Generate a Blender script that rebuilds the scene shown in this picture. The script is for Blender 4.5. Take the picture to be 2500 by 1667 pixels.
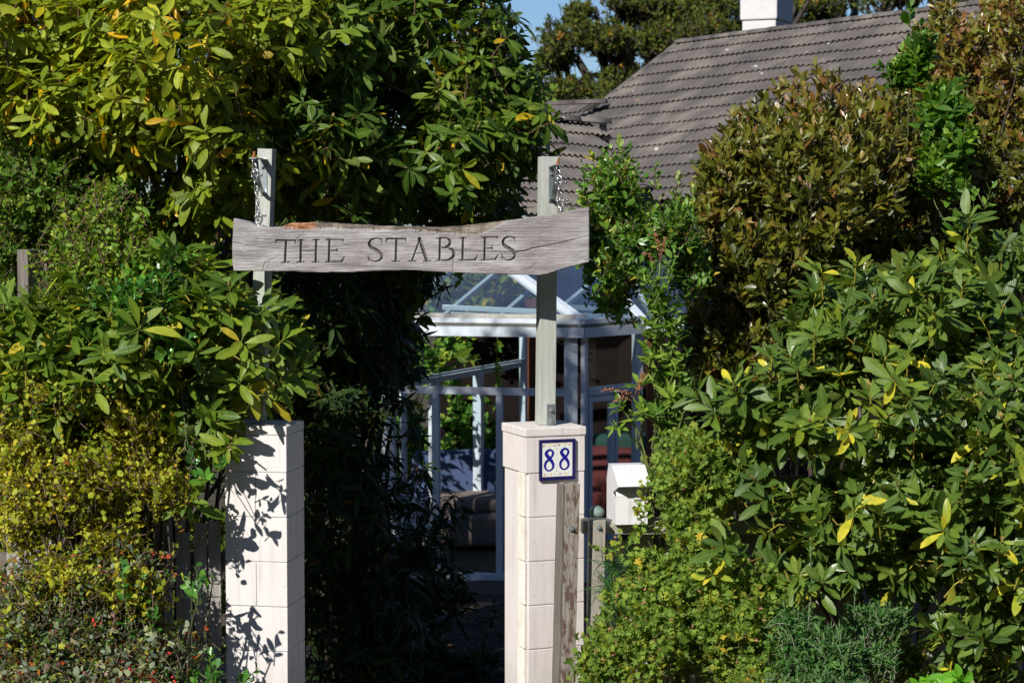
import bpy, bmesh, math, random
import numpy as np
from mathutils import Vector, Matrix
for _o in list(bpy.data.objects): bpy.data.objects.remove(_o)
SC = bpy.context.scene
COL = SC.collection
R = math.radians
# ------------------------------------------------------------------ camera
F = 5000.0            # focal length in pixels of a 2500 px wide frame
H = 2.70              # eye height above the gate threshold
PITCH = math.atan(303.5 / F)
cam_d = bpy.data.cameras.new('camera'); cam = bpy.data.objects.new('camera', cam_d); COL.objects.link(cam)
cam_d.sensor_width = 36; cam_d.lens = 36 * F / 2500; cam_d.clip_start = .1; cam_d.clip_end = 3000
cam.location = (0, 0, H); cam.rotation_euler = (math.pi / 2 - PITCH, 0, 0)
cam_d.dof.use_dof = True; cam_d.dof.focus_distance = 9.05; cam_d.dof.aperture_fstop = 8.0
SC.camera = cam
# ------------------------------------------------------------------ light
SUN_EL, SUN_AZ = R(35), R(32)          # the sun stands behind the camera, to its left
W = bpy.data.worlds.new('World'); SC.world = W; W.use_nodes = True
nt = W.node_tree; sky = nt.nodes.new('ShaderNodeTexSky'); sky.sky_type = 'NISHITA'; sky.sun_disc = False
sky.sun_elevation = SUN_EL; sky.sun_rotation = math.pi + SUN_AZ; sky.air_density = 1.0; sky.dust_density = .3; sky.ozone_density = 1.6
nt.nodes['Background'].inputs[1].default_value = .062
hs = nt.nodes.new('ShaderNodeMix'); hs.data_type = 'RGBA'; hs.blend_type = 'MULTIPLY'; hs.inputs[0].default_value = 1; hs.inputs[7].default_value = (.80, 1.0, 1.36, 1)
nt.links.new(sky.outputs[0], hs.inputs[6]); nt.links.new(hs.outputs[2], nt.nodes['Background'].inputs[0])
sd = bpy.data.lights.new('sun', 'SUN'); sd.energy = 5.0; sd.angle = R(.5); sd.color = (1, .955, .88)
so = bpy.data.objects.new('sun', sd); COL.objects.link(so); so.location = (-4, -6, 9)
sdir = Vector((-math.sin(SUN_AZ) * math.cos(SUN_EL), -math.cos(SUN_AZ) * math.cos(SUN_EL), math.sin(SUN_EL)))
so.rotation_euler = sdir.to_track_quat('Z', 'Y').to_euler()
SC.view_settings.view_transform = 'Standard'; SC.view_settings.look = 'None'
SC.view_settings.gamma = 1; SC.view_settings.exposure = 0.2
SC.cycles.max_bounces = 7; SC.cycles.diffuse_bounces = 2; SC.cycles.glossy_bounces = 3
SC.cycles.transmission_bounces = 4; SC.cycles.transparent_max_bounces = 12
SC.cycles.sample_clamp_indirect = 4

cp, sp = math.cos(PITCH), math.sin(PITCH)
def P(px, py, D):
    """world point at distance D (world Y) seen at photo pixel px, py"""
    a = (px - 1250) / F; b = (833.5 - py) / F
    d = (a, cp + b * sp, -sp + b * cp); t = D / d[1]
    return Vector((d[0] * t, D, H + d[2] * t))
def Pn(px, py, D): return np.array(P(px, py, D))

# ------------------------------------------------------------------ bookkeeping
def tag(o, label=None, cat=None, group=None, kind=None):
    if label: o['label'] = label
    if cat: o['category'] = cat
    if group: o['group'] = group
    if kind: o['kind'] = kind
    return o
def empty(name, loc, label, cat, group=None):
    o = bpy.data.objects.new(name, None); COL.objects.link(o); o.location = loc
    o.empty_display_size = .1
    return tag(o, label, cat, group)
def link(name, me, mat=None, parent=None, smooth=False):
    o = bpy.data.objects.new(name, me); COL.objects.link(o)
    if mat is not None:
        for m in (mat if isinstance(mat, (list, tuple)) else [mat]): me.materials.append(m)
    if parent is not None:
        o.parent = parent
        p = parent; off = Vector((0, 0, 0))
        while p is not None: off += p.location; p = p.parent
        me.transform(Matrix.Translation(-off))       # geometry is written in world coordinates
    if smooth: me.polygons.foreach_set('use_smooth', [True] * len(me.polygons))
    return o

def np_mesh(name, V, Fc, nv, attrs=None, uv=None, smooth=True):
    V = np.asarray(V, np.float32); Fc = np.asarray(Fc, np.int32)
    me = bpy.data.meshes.new(name)
    me.vertices.add(len(V)); me.vertices.foreach_set('co', V.ravel())
    me.loops.add(Fc.size); me.loops.foreach_set('vertex_index', Fc.ravel())
    n = Fc.size // nv
    me.polygons.add(n)
    me.polygons.foreach_set('loop_start', np.arange(n, dtype=np.int32) * nv)
    try: me.polygons.foreach_set('loop_total', np.full(n, nv, np.int32))
    except Exception: pass
    me.polygons.foreach_set('use_smooth', np.full(n, smooth))
    for k, a in (attrs or {}).items():
        at = me.attributes.new(k, 'FLOAT', 'POINT'); at.data.foreach_set('value', np.asarray(a, np.float32))
    if uv is not None:
        l = me.uv_layers.new(name='leafmap'); l.data.foreach_set('uv', np.asarray(uv, np.float32)[Fc.ravel()].ravel())
    me.update(); me.validate()
    return me

# ------------------------------------------------------------------ solid shapes
def BM(): return bmesh.new()
def done(bm, name):
    me = bpy.data.meshes.new(name); bmesh.ops.recalc_face_normals(bm, faces=bm.faces); bm.to_mesh(me); bm.free(); return me
def box(bm, c, s, rot=0, bev=0, mat=0, M=None):
    r = bmesh.ops.create_cube(bm, size=1)
    vs = r['verts']
    bmesh.ops.scale(bm, vec=s, verts=vs)
    if bev:
        es = list({e for v in vs for e in v.link_edges})
        q = bmesh.ops.bevel(bm, geom=es, offset=bev, segments=2, affect='EDGES', profile=.6)
        vs = list({v for f in q['faces'] for v in f.verts} | {v for v in vs if v.is_valid})
    T = Matrix.Translation(c) @ (M if M is not None else Matrix.Rotation(rot, 4, 'Z'))
    bmesh.ops.transform(bm, matrix=T, verts=vs)
    for f in {f for v in vs for f in v.link_faces}: f.material_index = mat
    return vs
def beam(bm, p0, p1, w, d, rot=0, bev=0, mat=0):
    """a square bar from p0 to p1; w across, d deep; rot turns it about its own length"""
    p0 = Vector(p0); p1 = Vector(p1); ax = (p1 - p0); L = ax.length; ax.normalize()
    ref = Vector((0, 1, 0)) if abs(ax.y) < .9 else Vector((0, 0, 1))
    x = ref.cross(ax) if abs(ax.z) > .7 else ax.cross(Vector((0, 0, 1)))
    x.normalize(); y = ax.cross(x)
    if abs(ax.z) > .7 and y.y < 0: x, y = -x, -y
    M = Matrix((x, y, ax)).transposed().to_4x4() @ Matrix.Rotation(rot, 4, 'Z')
    return box(bm, (p0 + p1) / 2, (w, d, L), bev=bev, M=M, mat=mat)
def prism(bm, pts, off, mat=0):
    """closed outline pts (Vectors) pushed along off"""
    a = [bm.verts.new(p) for p in pts]; b = [bm.verts.new(Vector(p) + Vector(off)) for p in pts]
    n = len(pts); fs = [bm.faces.new(a), bm.faces.new(b[::-1])]
    for i in range(n): fs.append(bm.faces.new((a[i], b[i], b[(i + 1) % n], a[(i + 1) % n])))
    for f in fs: f.material_index = mat
def tube(bm, pts, r, seg=8, closed=False, mat=0):
    pts = [Vector(p) for p in pts]; n = len(pts); rings = []
    rr = r if isinstance(r, (list, tuple)) else [r] * n
    prev = None
    for i in range(n):
        a = pts[(i - 1) % n] if (closed or i > 0) else pts[i]
        b = pts[(i + 1) % n] if (closed or i < n - 1) else pts[i]
        t = (b - a).normalized()
        if prev is None: x = t.orthogonal().normalized()
        else: x = (prev - t * prev.dot(t)).normalized()
        prev = x; y = t.cross(x)
        rings.append([bm.verts.new(pts[i] + (x * math.cos(k * 2 * math.pi / seg) + y * math.sin(k * 2 * math.pi / seg)) * rr[i]) for k in range(seg)])
    m = n if closed else n - 1
    for i in range(m):
        A, B = rings[i], rings[(i + 1) % n]
        for k in range(seg):
            f = bm.faces.new((A[k], A[(k + 1) % seg], B[(k + 1) % seg], B[k])); f.smooth = True; f.material_index = mat
    if not closed:
        for q in (rings[0], rings[-1][::-1]):
            f = bm.faces.new(q); f.material_index = mat

# ------------------------------------------------------------------ materials
def mat(name):
    m = bpy.data.materials.new(name); m.use_nodes = True
    n = m.node_tree.nodes; l = m.node_tree.links
    return m, n, l, n['Principled BSDF']
def mixc(n, l, a, b, f, mode='MIX'):
    x = n.new('ShaderNodeMix'); x.data_type = 'RGBA'; x.blend_type = mode
    for sock, v in ((x.inputs[0], f), (x.inputs[6], a), (x.inputs[7], b)):
        if isinstance(v, (int, float)): sock.default_value = v
        elif isinstance(v, (tuple, list)): sock.default_value = (*v, 1) if len(v) == 3 else v
        else: l.new(v, sock)
    return x.outputs[2]
def tex(n, l, kind, scale, detail=4, vec=None, stretch=None, rough=.55, **kw):
    c = n.new('ShaderNodeTexCoord'); mp = n.new('ShaderNodeMapping')
    l.new(c.outputs['Object'] if vec is None else vec, mp.inputs[0])
    if stretch: mp.inputs['Scale'].default_value = stretch
    t = n.new('ShaderNodeTex' + kind); t.inputs['Scale'].default_value = scale
    if kind == 'Noise': t.inputs['Detail'].default_value = detail; t.inputs['Roughness'].default_value = rough
    l.new(mp.outputs[0], t.inputs['Vector'])
    return t.outputs['Fac'] if kind == 'Noise' else t.outputs[0]
def ramp(n, l, fac, stops, interp='LINEAR'):
    r = n.new('ShaderNodeValToRGB'); r.color_ramp.interpolation = interp
    e = r.color_ramp.elements
    while len(e) < len(stops): e.new(.5)
    for i, (p, c) in enumerate(stops):
        e[i].position = p; e[i].color = (*c, 1) if len(c) == 3 else c
    l.new(fac, r.inputs[0]); return r.outputs[0]
def bump(n, l, bsdf, h, strength, dist=.01):
    b = n.new('ShaderNodeBump'); b.inputs['Strength'].default_value = strength; b.inputs['Distance'].default_value = dist
    l.new(h, b.inputs['Height']); l.new(b.outputs[0], bsdf.inputs['Normal']); return b
G = lambda v: (v, v, v)

def m_plain(name, c, rough=.6, metal=0, var=.15, scale=20, bmp=.1, bscale=60, spec=.5):
    m, n, l, b = mat(name); b.inputs['Specular IOR Level'].default_value = spec
    f = tex(n, l, 'Noise', scale)
    l.new(mixc(n, l, tuple(x * (1 - var) for x in c), tuple(min(1, x * (1 + var)) for x in c), f), b.inputs['Base Color'])
    b.inputs['Roughness'].default_value = rough; b.inputs['Metallic'].default_value = metal
    if bmp: bump(n, l, b, tex(n, l, 'Noise', bscale), bmp, .005)
    return m
def m_block(name, c, c2, bleach=0):
    m, n, l, b = mat(name)
    big = tex(n, l, 'Noise', 3.5, 5); sm = tex(n, l, 'Noise', 150, 4); ver = tex(n, l, 'Noise', 7, 6, stretch=(3, 3, .6))
    col = mixc(n, l, c, c2, ramp(n, l, big, [(.35, G(0)), (.65, G(1))]))
    col = mixc(n, l, col, (.42, .36, .31), ramp(n, l, ver, [(.58, G(0)), (.82, G(.55))]))
    col = mixc(n, l, col, (.5, .42, .22), ramp(n, l, tex(n, l, 'Noise', 26, 3), [(.72, G(0)), (.78, G(.5))]))
    col = mixc(n, l, col, (.16, .14, .12), ramp(n, l, tex(n, l, 'Noise', 45, 2), [(.74, G(0)), (.78, G(.8))]))
    run = tex(n, l, 'Noise', 5, 6, stretch=(6, 6, .35), rough=.6)
    col = mixc(n, l, col, (.38, .36, .30), ramp(n, l, run, [(.5, G(0)), (.74, G(.45))]))
    cc = n.new('ShaderNodeTexCoord'); sx = n.new('ShaderNodeSeparateXYZ'); l.new(cc.outputs['Object'], sx.inputs[0])
    mr = n.new('ShaderNodeMapRange'); l.new(sx.outputs[2], mr.inputs[0]); mr.inputs[1].default_value = .75; mr.inputs[2].default_value = .1
    ms = n.new('ShaderNodeMath'); ms.operation = 'MULTIPLY'; l.new(mr.outputs[0], ms.inputs[0]); l.new(ramp(n, l, big, [(.3, G(.3)), (.7, G(1))]), ms.inputs[1])
    col = mixc(n, l, col, (.20, .19, .12), ms.outputs[0])
    l.new(col, b.inputs['Base Color']); b.inputs['Roughness'].default_value = .9
    bump(n, l, b, sm, .4, .004)
    return m
def m_wood(name, stops, vert=True, scale=9, bmp=.6, stretch=None, paint=None, moss=None):
    m, n, l, b = mat(name)
    st = stretch or ((9, 9, .5) if vert else (.5, 9, 9))
    g = tex(n, l, 'Noise', scale, 8, stretch=st, rough=.7)
    fine = tex(n, l, 'Noise', scale * 4, 4, stretch=st, rough=.7)
    col = ramp(n, l, g, stops)
    col = mixc(n, l, col, tuple(x * .45 for x in stops[0][1]), ramp(n, l, fine, [(.56, G(0)), (.7, G(.7))]))
    if paint:
        f = tex(n, l, 'Noise', 14, 9, stretch=(2.2, 2.2, .8), rough=.75)
        col = mixc(n, l, col, paint, ramp(n, l, f, [(.49, G(0)), (.54, G(.9))]))
    if moss:
        f = tex(n, l, 'Noise', 6, 4)
        col = mixc(n, l, col, moss, ramp(n, l, f, [(.45, G(0)), (.75, G(.7))]))
    l.new(col, b.inputs['Base Color']); b.inputs['Roughness'].default_value = .85
    bump(n, l, b, fine, bmp, .004)
    return m
def m_leaf(name, stops, under=None, rough=.42, trans=.22, rib=(.35, .42, .12), ribw=.04, spec=.3, coat=0, rs=None, varscale=1.0):
    """stops: colour over the per-leaf random value; the pale midrib follows the leaf's own map"""
    m, n, l, b = mat(name)
    a = n.new('ShaderNodeAttribute'); a.attribute_name = 'tint'
    col = ramp(n, l, a.outputs['Fac'], stops)
    nz = tex(n, l, 'Noise', 26 * varscale, 3)
    col = mixc(n, l, col, mixc(n, l, col, (.62, .72, .5), 1, 'MULTIPLY'), ramp(n, l, nz, [(.4, G(0)), (.7, G(1))]))
    sp_n = tex(n, l, 'Noise', 170 * varscale, 2)      # brown spotting on some leaves
    col = mixc(n, l, col, (.14, .09, .03), ramp(n, l, sp_n, [(.70, G(0)), (.76, G(.7))]))
    uv = n.new('ShaderNodeAttribute'); uv.attribute_name = 'leafmap'
    s = n.new('ShaderNodeSeparateXYZ'); l.new(uv.outputs['Vector'], s.inputs[0])
    ab = n.new('ShaderNodeMath'); ab.operation = 'ABSOLUTE'; l.new(s.outputs[0], ab.inputs[0])
    if rib: col = mixc(n, l, col, mixc(n, l, col, rib, .4), ramp(n, l, ab.outputs[0], [(0, G(1)), (ribw, G(.7)), (ribw * 2.2, G(0))]))
    # side veins as relief
    vy = n.new('ShaderNodeMath'); vy.operation = 'MULTIPLY_ADD'; l.new(ab.outputs[0], vy.inputs[0]); vy.inputs[1].default_value = -3.2
    v2 = n.new('ShaderNodeMath'); v2.operation = 'MULTIPLY'; l.new(s.outputs[1], v2.inputs[0]); v2.inputs[1].default_value = 12
    l.new(v2.outputs[0], vy.inputs[2])
    sn = n.new('ShaderNodeMath'); sn.operation = 'SINE'
    v3 = n.new('ShaderNodeMath'); v3.operation = 'MULTIPLY'; l.new(vy.outputs[0], v3.inputs[0]); v3.inputs[1].default_value = 6.28
    l.new(v3.outputs[0], sn.inputs[0])
    bp = bump(n, l, b, sn.outputs[0], .22, .002)
    g = n.new('ShaderNodeNewGeometry')
    u = under or tuple(min(1, x * 1.5 + .01) for x in stops[0][1])
    col2 = mixc(n, l, col, mixc(n, l, col, u, .6), g.outputs['Backfacing'])
    l.new(col2, b.inputs['Base Color'])
    rr = n.new('ShaderNodeMapRange'); l.new(g.outputs['Random Per Island'], rr.inputs[0])
    rr.inputs[3].default_value = max(.1, rough - .10); rr.inputs[4].default_value = rough + .2
    l.new(rr.outputs[0], b.inputs['Roughness'])
    b.inputs['Specular IOR Level'].default_value = spec
    tr = n.new('ShaderNodeBsdfTranslucent'); l.new(mixc(n, l, col, mixc(n, l, col, (2.2, 2.0, .7), 1, 'MULTIPLY'), 1), tr.inputs[0])
    mx = n.new('ShaderNodeMixShader'); mx.inputs[0].default_value = trans
    l.new(b.outputs[0], mx.inputs[1]); l.new(tr.outputs[0], mx.inputs[2]); l.new(mx.outputs[0], n['Material Output'].inputs[0])
    return m
def m_stem(name, c0, c1, rough=.6):
    m, n, l, b = mat(name)
    a = n.new('ShaderNodeAttribute'); a.attribute_name = 'tint'
    f = tex(n, l, 'Noise', 30, 4)
    col = mixc(n, l, c0, c1, a.outputs['Fac'])
    col = mixc(n, l, col, mixc(n, l, col, (.5, .5, .5), 1, 'MULTIPLY'), ramp(n, l, f, [(.4, G(0)), (.7, G(1))]))
    l.new(col, b.inputs['Base Color']); b.inputs['Roughness'].default_value = rough
    bump(n, l, b, tex(n, l, 'Noise', 80, 3), .3, .004)
    return m

# ------------------------------------------------------------------ leaf and twig builders
def tmpl(ts, ws, fold=True):
    pts = []; 
    for t, w in zip(ts, ws):
        pts += [(t, -w), (t, 0), (t, w)]
    fs = []
    for i in range(len(ts) - 1):
        a = i * 3
        fs += [(a, a + 1, a + 4, a + 3), (a + 1, a + 2, a + 5, a + 4)]
    return np.array(pts, float), np.array(fs), 4
T_RHODO = tmpl([0, .12, .32, .56, .8, .94, 1], [.07, .10, .66, 1, .84, .4, .03])
T_OVAL = tmpl([0, .1, .35, .65, .9, 1], [.08, .3, .95, 1, .55, .05])
T_LANCE = tmpl([0, .2, .5, .8, 1], [.1, .75, 1, .5, .02])
T_SMALL = tmpl([0, .3, .7, 1], [.1, .95, .85, .08])
T_DIA = tmpl([0, .45, 1], [.12, 1, .1])
def _lobed():
    pts = [(0.35, 0)]; n = 16
    for k in range(n):
        a = -2.5 + 5.0 * k / (n - 1)
        r = .60 if k % 3 else .38
        if k in (0, n - 1): r = .28
        pts.append((.35 + r * math.cos(a), r * math.sin(a) * 1.7))
    return np.array(pts), np.array([(0, i, i + 1) for i in range(1, n)] + [(0, n, 1)]), 3
T_LOBE = _lobed()
def _heart():
    o = [(0.12, 0), (0, .35), (.02, .7), (.2, 1), (.45, .9), (.75, .45), (1, 0), (.75, -.45), (.45, -.9), (.2, -1), (.02, -.7), (0, -.35)]
    pts = [(.4, 0)] + o; n = len(o)
    return np.array(pts), np.array([(0, 1 + i, 1 + (i + 1) % n) for i in range(n)]), 3
T_HEART = _heart()
def nrmz(a): return a / np.maximum(np.linalg.norm(a, axis=-1, keepdims=True), 1e-9)

class Crown:
    """collects leaves and twigs of one plant"""
    def __init__(s, seed): s.r = np.random.default_rng(seed); s.L = []; s.S = []; s.B = []; s.ends = []
    def leaves(s, base, d, n, L, Wd, curl, fold, tint):
        s.L.append([np.asarray(x, float) for x in (base, d, n, L, Wd, curl, fold, tint)])
    def seg(s, a, b, r0, r1, t): s.S.append([np.atleast_2d(a), np.atleast_2d(b), np.atleast_1d(r0), np.atleast_1d(r1), np.atleast_1d(t)])
    def leaf_mesh(s, name, T):
        pts, fs, nv = T
        base, d, n, L, Wd, curl, fold, tint = [np.concatenate([x[i] for x in s.L]) for i in range(8)]
        d = nrmz(d); n = nrmz(n - d * np.sum(n * d, 1, keepdims=True)); sd_ = np.cross(d, n)
        t = pts[:, 0][None, :, None]; y = pts[:, 1][None, :, None]
        wav = 1 + .0 * t
        Lb, Wb, cb, fb = [q[:, None, None] for q in (L, Wd, curl, fold)]
        wv = np.random.default_rng(3).normal(0, .05, (len(L), 2)); side = (t - .5) * wv[:, :1, None] * 4 * Lb * t
        V = base[:, None] + sd_[:, None] * side + n[:, None] * (np.sin(t * 7 + wv[:, 1:, None] * 60) * wv[:, 1:, None] * Wb * np.abs(y)) + d[:, None] * (t * Lb * (1 - .25 * np.abs(cb) * t)) + sd_[:, None] * (y * Wb * .5) \
            + n[:, None] * (fb * np.abs(y) * Wb * .5 - cb * t * t * Lb)
        N = len(L); k = len(pts)
        Fc = (fs[None] + (np.arange(N) * k)[:, None, None]).reshape(-1, nv)
        uv = np.tile(np.stack([pts[:, 1], pts[:, 0]], 1), (N, 1))
        return np_mesh(name, V.reshape(-1, 3), Fc, nv, {'tint': np.repeat(tint, k)}, uv)
    def stem_mesh(s, name, seg=5):
        a, b, r0, r1, tt = [np.concatenate([x[i] for x in s.S]) for i in range(5)]
        ax = nrmz(b - a); ref = np.where(np.abs(ax[:, 2:3]) < .9, np.array([[0, 0, 1.]]), np.array([[1., 0, 0]]))
        x = nrmz(np.cross(ax, ref)); y = np.cross(ax, x); N = len(a)
        an = np.arange(seg) * 2 * math.pi / seg
        ring = x[:, None] * np.cos(an)[None, :, None] + y[:, None] * np.sin(an)[None, :, None]
        V = np.concatenate([a[:, None] + ring * r0[:, None, None], b[:, None] + ring * r1[:, None, None]], 1)
        Fc = np.array([(i, (i + 1) % seg, seg + (i + 1) % seg, seg + i) for i in range(seg)])
        Fc = (Fc[None] + (np.arange(N) * 2 * seg)[:, None, None]).reshape(-1, 4)
        return np_mesh(name, V.reshape(-1, 3), Fc, 4, {'tint': np.repeat(tt, 2 * seg)})
    # shoot: leaves round an axis
    def whorls(s, Pp, A, n, L, Wd, pol, curl=(.05, .3), fold=(.1, .35), spread=.0, tint=None, droop=.0, jit=.25, along=0.0, stem=.12, sr=.0022, st=.0, tvar=.25, odd=.6, face=0.0):
        """n leaves round each shoot; pol = (min,max) angle from the axis in degrees; along = length of axis carrying leaves"""
        r = s.r; Pp = np.atleast_2d(Pp); A = nrmz(np.atleast_2d(A)); M = len(Pp)
        ref = np.where(np.abs(A[:, 2:3]) < .9, np.array([[0, 0, 1.]]), np.array([[1., 0, 0]]))
        x = nrmz(np.cross(A, ref)); y = np.cross(A, x)
        if tint is None: tint = r.random(M)
        ph0 = r.random(M) * 6.28
        sc = r.uniform(.75, 1.15, M)
        for k in range(n):
            keep = r.random(M) < .86
            ph = ph0 + k * 2.39996 + r.normal(0, jit, M)
            th = np.radians(r.uniform(pol[0], pol[1], M))
            f = k / max(1, n - 1)
            th = th * (1 - .35 * f)
            d = A * np.cos(th)[:, None] + (x * np.cos(ph)[:, None] + y * np.sin(ph)[:, None]) * np.sin(th)[:, None]
            d = nrmz(d + np.array([0, 0, -droop]) * r.uniform(.2, 1.6, M)[:, None] + r.normal(0, .10, (M, 3)))
            nn = A - d * np.sum(A * d, 1, keepdims=True) + r.normal(0, .32, (M, 3))
            if face: nn = nn + np.array([-.3, -.8, .5]) * face
            base = Pp - A * (along * (1 - f))
            LL = r.uniform(L[0] * .85, L[1] * 1.05, M) * sc * (1 - .35 * f); WW = LL * r.uniform(*Wd, M)
            tt = np.clip(tint + r.normal(0, tvar * .5, M) + (r.random(M) < (.14 - .12 * f) * odd) * r.uniform(.2, .5, M), 0, 1)
            s.leaves(base[keep], d[keep], nn[keep], LL[keep], WW[keep], r.uniform(*curl, M)[keep], r.uniform(*fold, M)[keep], tt[keep])
        if stem:
            mid = Pp - A * (stem * .5)
            end = mid - nrmz(A + np.array([0, 0, .5]) + r.normal(0, .15, (M, 3))) * stem * .6
            s.seg(Pp, mid, np.full(M, sr), np.full(M, sr * 1.3), np.full(M, st))
            s.seg(mid, end, np.full(M, sr * 1.3), np.full(M, sr * 1.6), np.full(M, min(1, st + .4)))
        return Pp
    # sample shoot tips over a union of ellipsoids given in photo pixels
    def shell(s, blobs, n, depth=(.55, 1.0), up=.5, out=.8, rnd=.35, clump=.22, back=.35, zmin=.05, freq=4.0):
        r = s.r; C = []; Rr = []
        for (px, py, D, rx, ry, rz) in blobs:
            C.append(Pn(px, py, D)); k = D / F; Rr.append((rx * k, rz, ry * k))
        C = np.array(C); Rr = np.array(Rr)
        w = (Rr[:, 0] * Rr[:, 2] + .5 * Rr[:, 1] * (Rr[:, 0] + Rr[:, 2])); w /= w.sum()
        out_p = []; out_a = []; got = 0; ph = r.random((6, 3)) * 9; fr = r.normal(0, freq, (6, 3))
        while got < n:
            m = (n - got) * 3 + 50
            b = r.choice(len(blobs), m, p=w)
            u = nrmz(r.normal(0, 1, (m, 3)))
            u[:, 1] = np.where(r.random(m) > back, -np.abs(u[:, 1]), u[:, 1])
            q = C[b] + u * Rr[b]
            nz = np.zeros(m)
            for i in range(6): nz += np.sin(q @ fr[i] + ph[i, 0])
            nz = nz / 6 * 2.0
            rad = (1 + clump * nz) * (r.random(m) * (depth[1] - depth[0]) + depth[0])
            q = C[b] + u * Rr[b] * rad[:, None]
            ins = np.zeros(m, bool)
            for j in range(len(blobs)):
                dj = np.linalg.norm((q - C[j]) / Rr[j], axis=1)
                ins |= (dj < depth[0] * .8) & (b != j)
            ok = ~ins & (q[:, 2] > zmin)
            nrm = nrmz(u / Rr[b])
            q = q[ok]; nrm = nrm[ok]
            a = nrmz(nrm * out + np.array([0, 0, up]) + r.normal(0, rnd, nrm.shape))
            out_p.append(q); out_a.append(a); got += len(q)
        return np.concatenate(out_p)[:n], np.concatenate(out_a)[:n], C, Rr
    def limbs(s, base, targets, r0=.03, r1=.006, tint=1.0, wob=.12, steps=4):
        base = np.asarray(base, float)
        for t in targets:
            t = np.asarray(t, float); b = base + s.r.normal(0, r0 * 1.2, 3) * np.array([1, 1, 0])
            pts = [b]; Ln = np.linalg.norm(t - b)
            for i in range(1, steps + 1):
                f = i / steps
                p = b + (t - b) * np.array([f ** 1.3, f ** 1.3, f ** .85]) + s.r.normal(0, wob * Ln * .18, 3) * (1 if i < steps else .2)
                pts.append(p)
            pts = np.array(pts); rr = np.linspace(r0, r1, steps + 1)
            for i in range(steps): s.seg(pts[i], pts[i + 1], rr[i], rr[i + 1], tint)
def finish(cr, root, leafmat, T, stemmat=None, leafname='foliage', stemname='branches'):
    o = link(leafname, cr.leaf_mesh(leafname, T), leafmat, root)
    if cr.S and stemmat: link(stemname, cr.stem_mesh(stemname), stemmat, root)
    return o
def copies(me, pts, axes, m, root, name, cr, most=95, scale=(.85, 1.2)):
    """one small mesh repeated as separate parts of the plant"""
    me.materials.append(m); pts = np.asarray(pts); axes = np.asarray(axes)
    k = np.arange(len(pts)); cr.r.shuffle(k)
    for i in k[:most]:
        o = bpy.data.objects.new(name, me); COL.objects.link(o); o.parent = root
        o.location = Vector(pts[i]) - root.location; o.rotation_mode = 'QUATERNION'
        o.rotation_quaternion = Vector(axes[i]).to_track_quat('Z', 'Y'); o.scale = (float(cr.r.uniform(*scale)),) * 3
def bits(cr, pts, axes, L, w, m, root, name, T, n=4, pol=(0, 25)):
    c = Crown(int(cr.r.integers(1e6)))
    c.whorls(np.zeros((1, 3)), np.array([[0, 0, 1.]]), n, L, w, pol, curl=(-.2, .1), fold=(.5, .9), stem=0)
    copies(c.leaf_mesh(name, T), pts, axes, m, root, name, cr)
# ================================================================== SETTING: ground, path
def gz(x, y):
    """height of the ground: level at the gate, falling to the house"""
    t = np.clip((np.asarray(y, float) - 10.5) / 6.5, 0, 1); t = t * t * (3 - 2 * t)
    return -.62 * t
def ground():
    xs = np.unique(np.concatenate([np.linspace(-8, 10, 91), np.linspace(-900, -8, 12), np.linspace(10, 900, 12)]))
    ys = np.unique(np.concatenate([np.linspace(-4, 26, 151), np.linspace(-60, -4, 8), np.linspace(26, 1500, 14)]))
    X, Y = np.meshgrid(xs, ys, indexing='ij')
    rg = np.random.default_rng(1)
    near = (np.abs(X) < 9) & (Y < 26) & (Y > -4)
    Z = gz(X, Y) + np.where(near, .03 * np.sin(X * 2.3 + Y) * np.sin(Y * 1.7 - X) + rg.normal(0, .006, X.shape), 0)
    V = np.stack([X, Y, Z], -1).reshape(-1, 3); ny = len(ys)
    i, j = np.meshgrid(np.arange(len(xs) - 1), np.arange(ny - 1), indexing='ij')
    a = (i * ny + j).ravel(); Fc = np.stack([a, a + ny, a + ny + 1, a + 1], 1)
    m, n, l, b = mat('soil_and_leaf_litter')
    f = tex(n, l, 'Noise', 5, 8); f2 = tex(n, l, 'Voronoi', 30)
    c = ramp(n, l, f, [(.3, (.035, .026, .018)), (.5, (.07, .052, .034)), (.62, (.05, .06, .022)), (.75, (.11, .08, .05))])
    c = mixc(n, l, c, (.13, .085, .04), ramp(n, l, f2, [(.1, G(.6)), (.3, G(0))]))
    l.new(c, b.inputs['Base Color']); b.inputs['Roughness'].default_value = .95; bump(n, l, b, f2, .6, .02)
    o = link('ground', np_mesh('ground', V, Fc, 4), m); tag(o, 'dark soil and leaf litter under the garden shrubs', kind='structure')
    # flagged path through the gate
    bm = BM(); y = 6.2; rnd = random.Random(3)
    while y < 17.6:
        d = .52; x0 = -.56 + .02 * (y - 9)
        for k in range(2):
            cx = x0 + k * .5 + rnd.uniform(-.01, .01)
            box(bm, (cx, y + d / 2, float(gz(0, y + d / 2)) + .022), (.485, d - .02, .07), rot=rnd.uniform(-.02, .02), bev=.008)
        y += d
    o = link('path', done(bm, 'path'), m_plain('paving_stone', (.035, .032, .027), .95, var=.35, scale=6, bmp=.5, spec=.1)); tag(o, 'worn paving slabs leading through the gateway', kind='structure')
ground()
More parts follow.
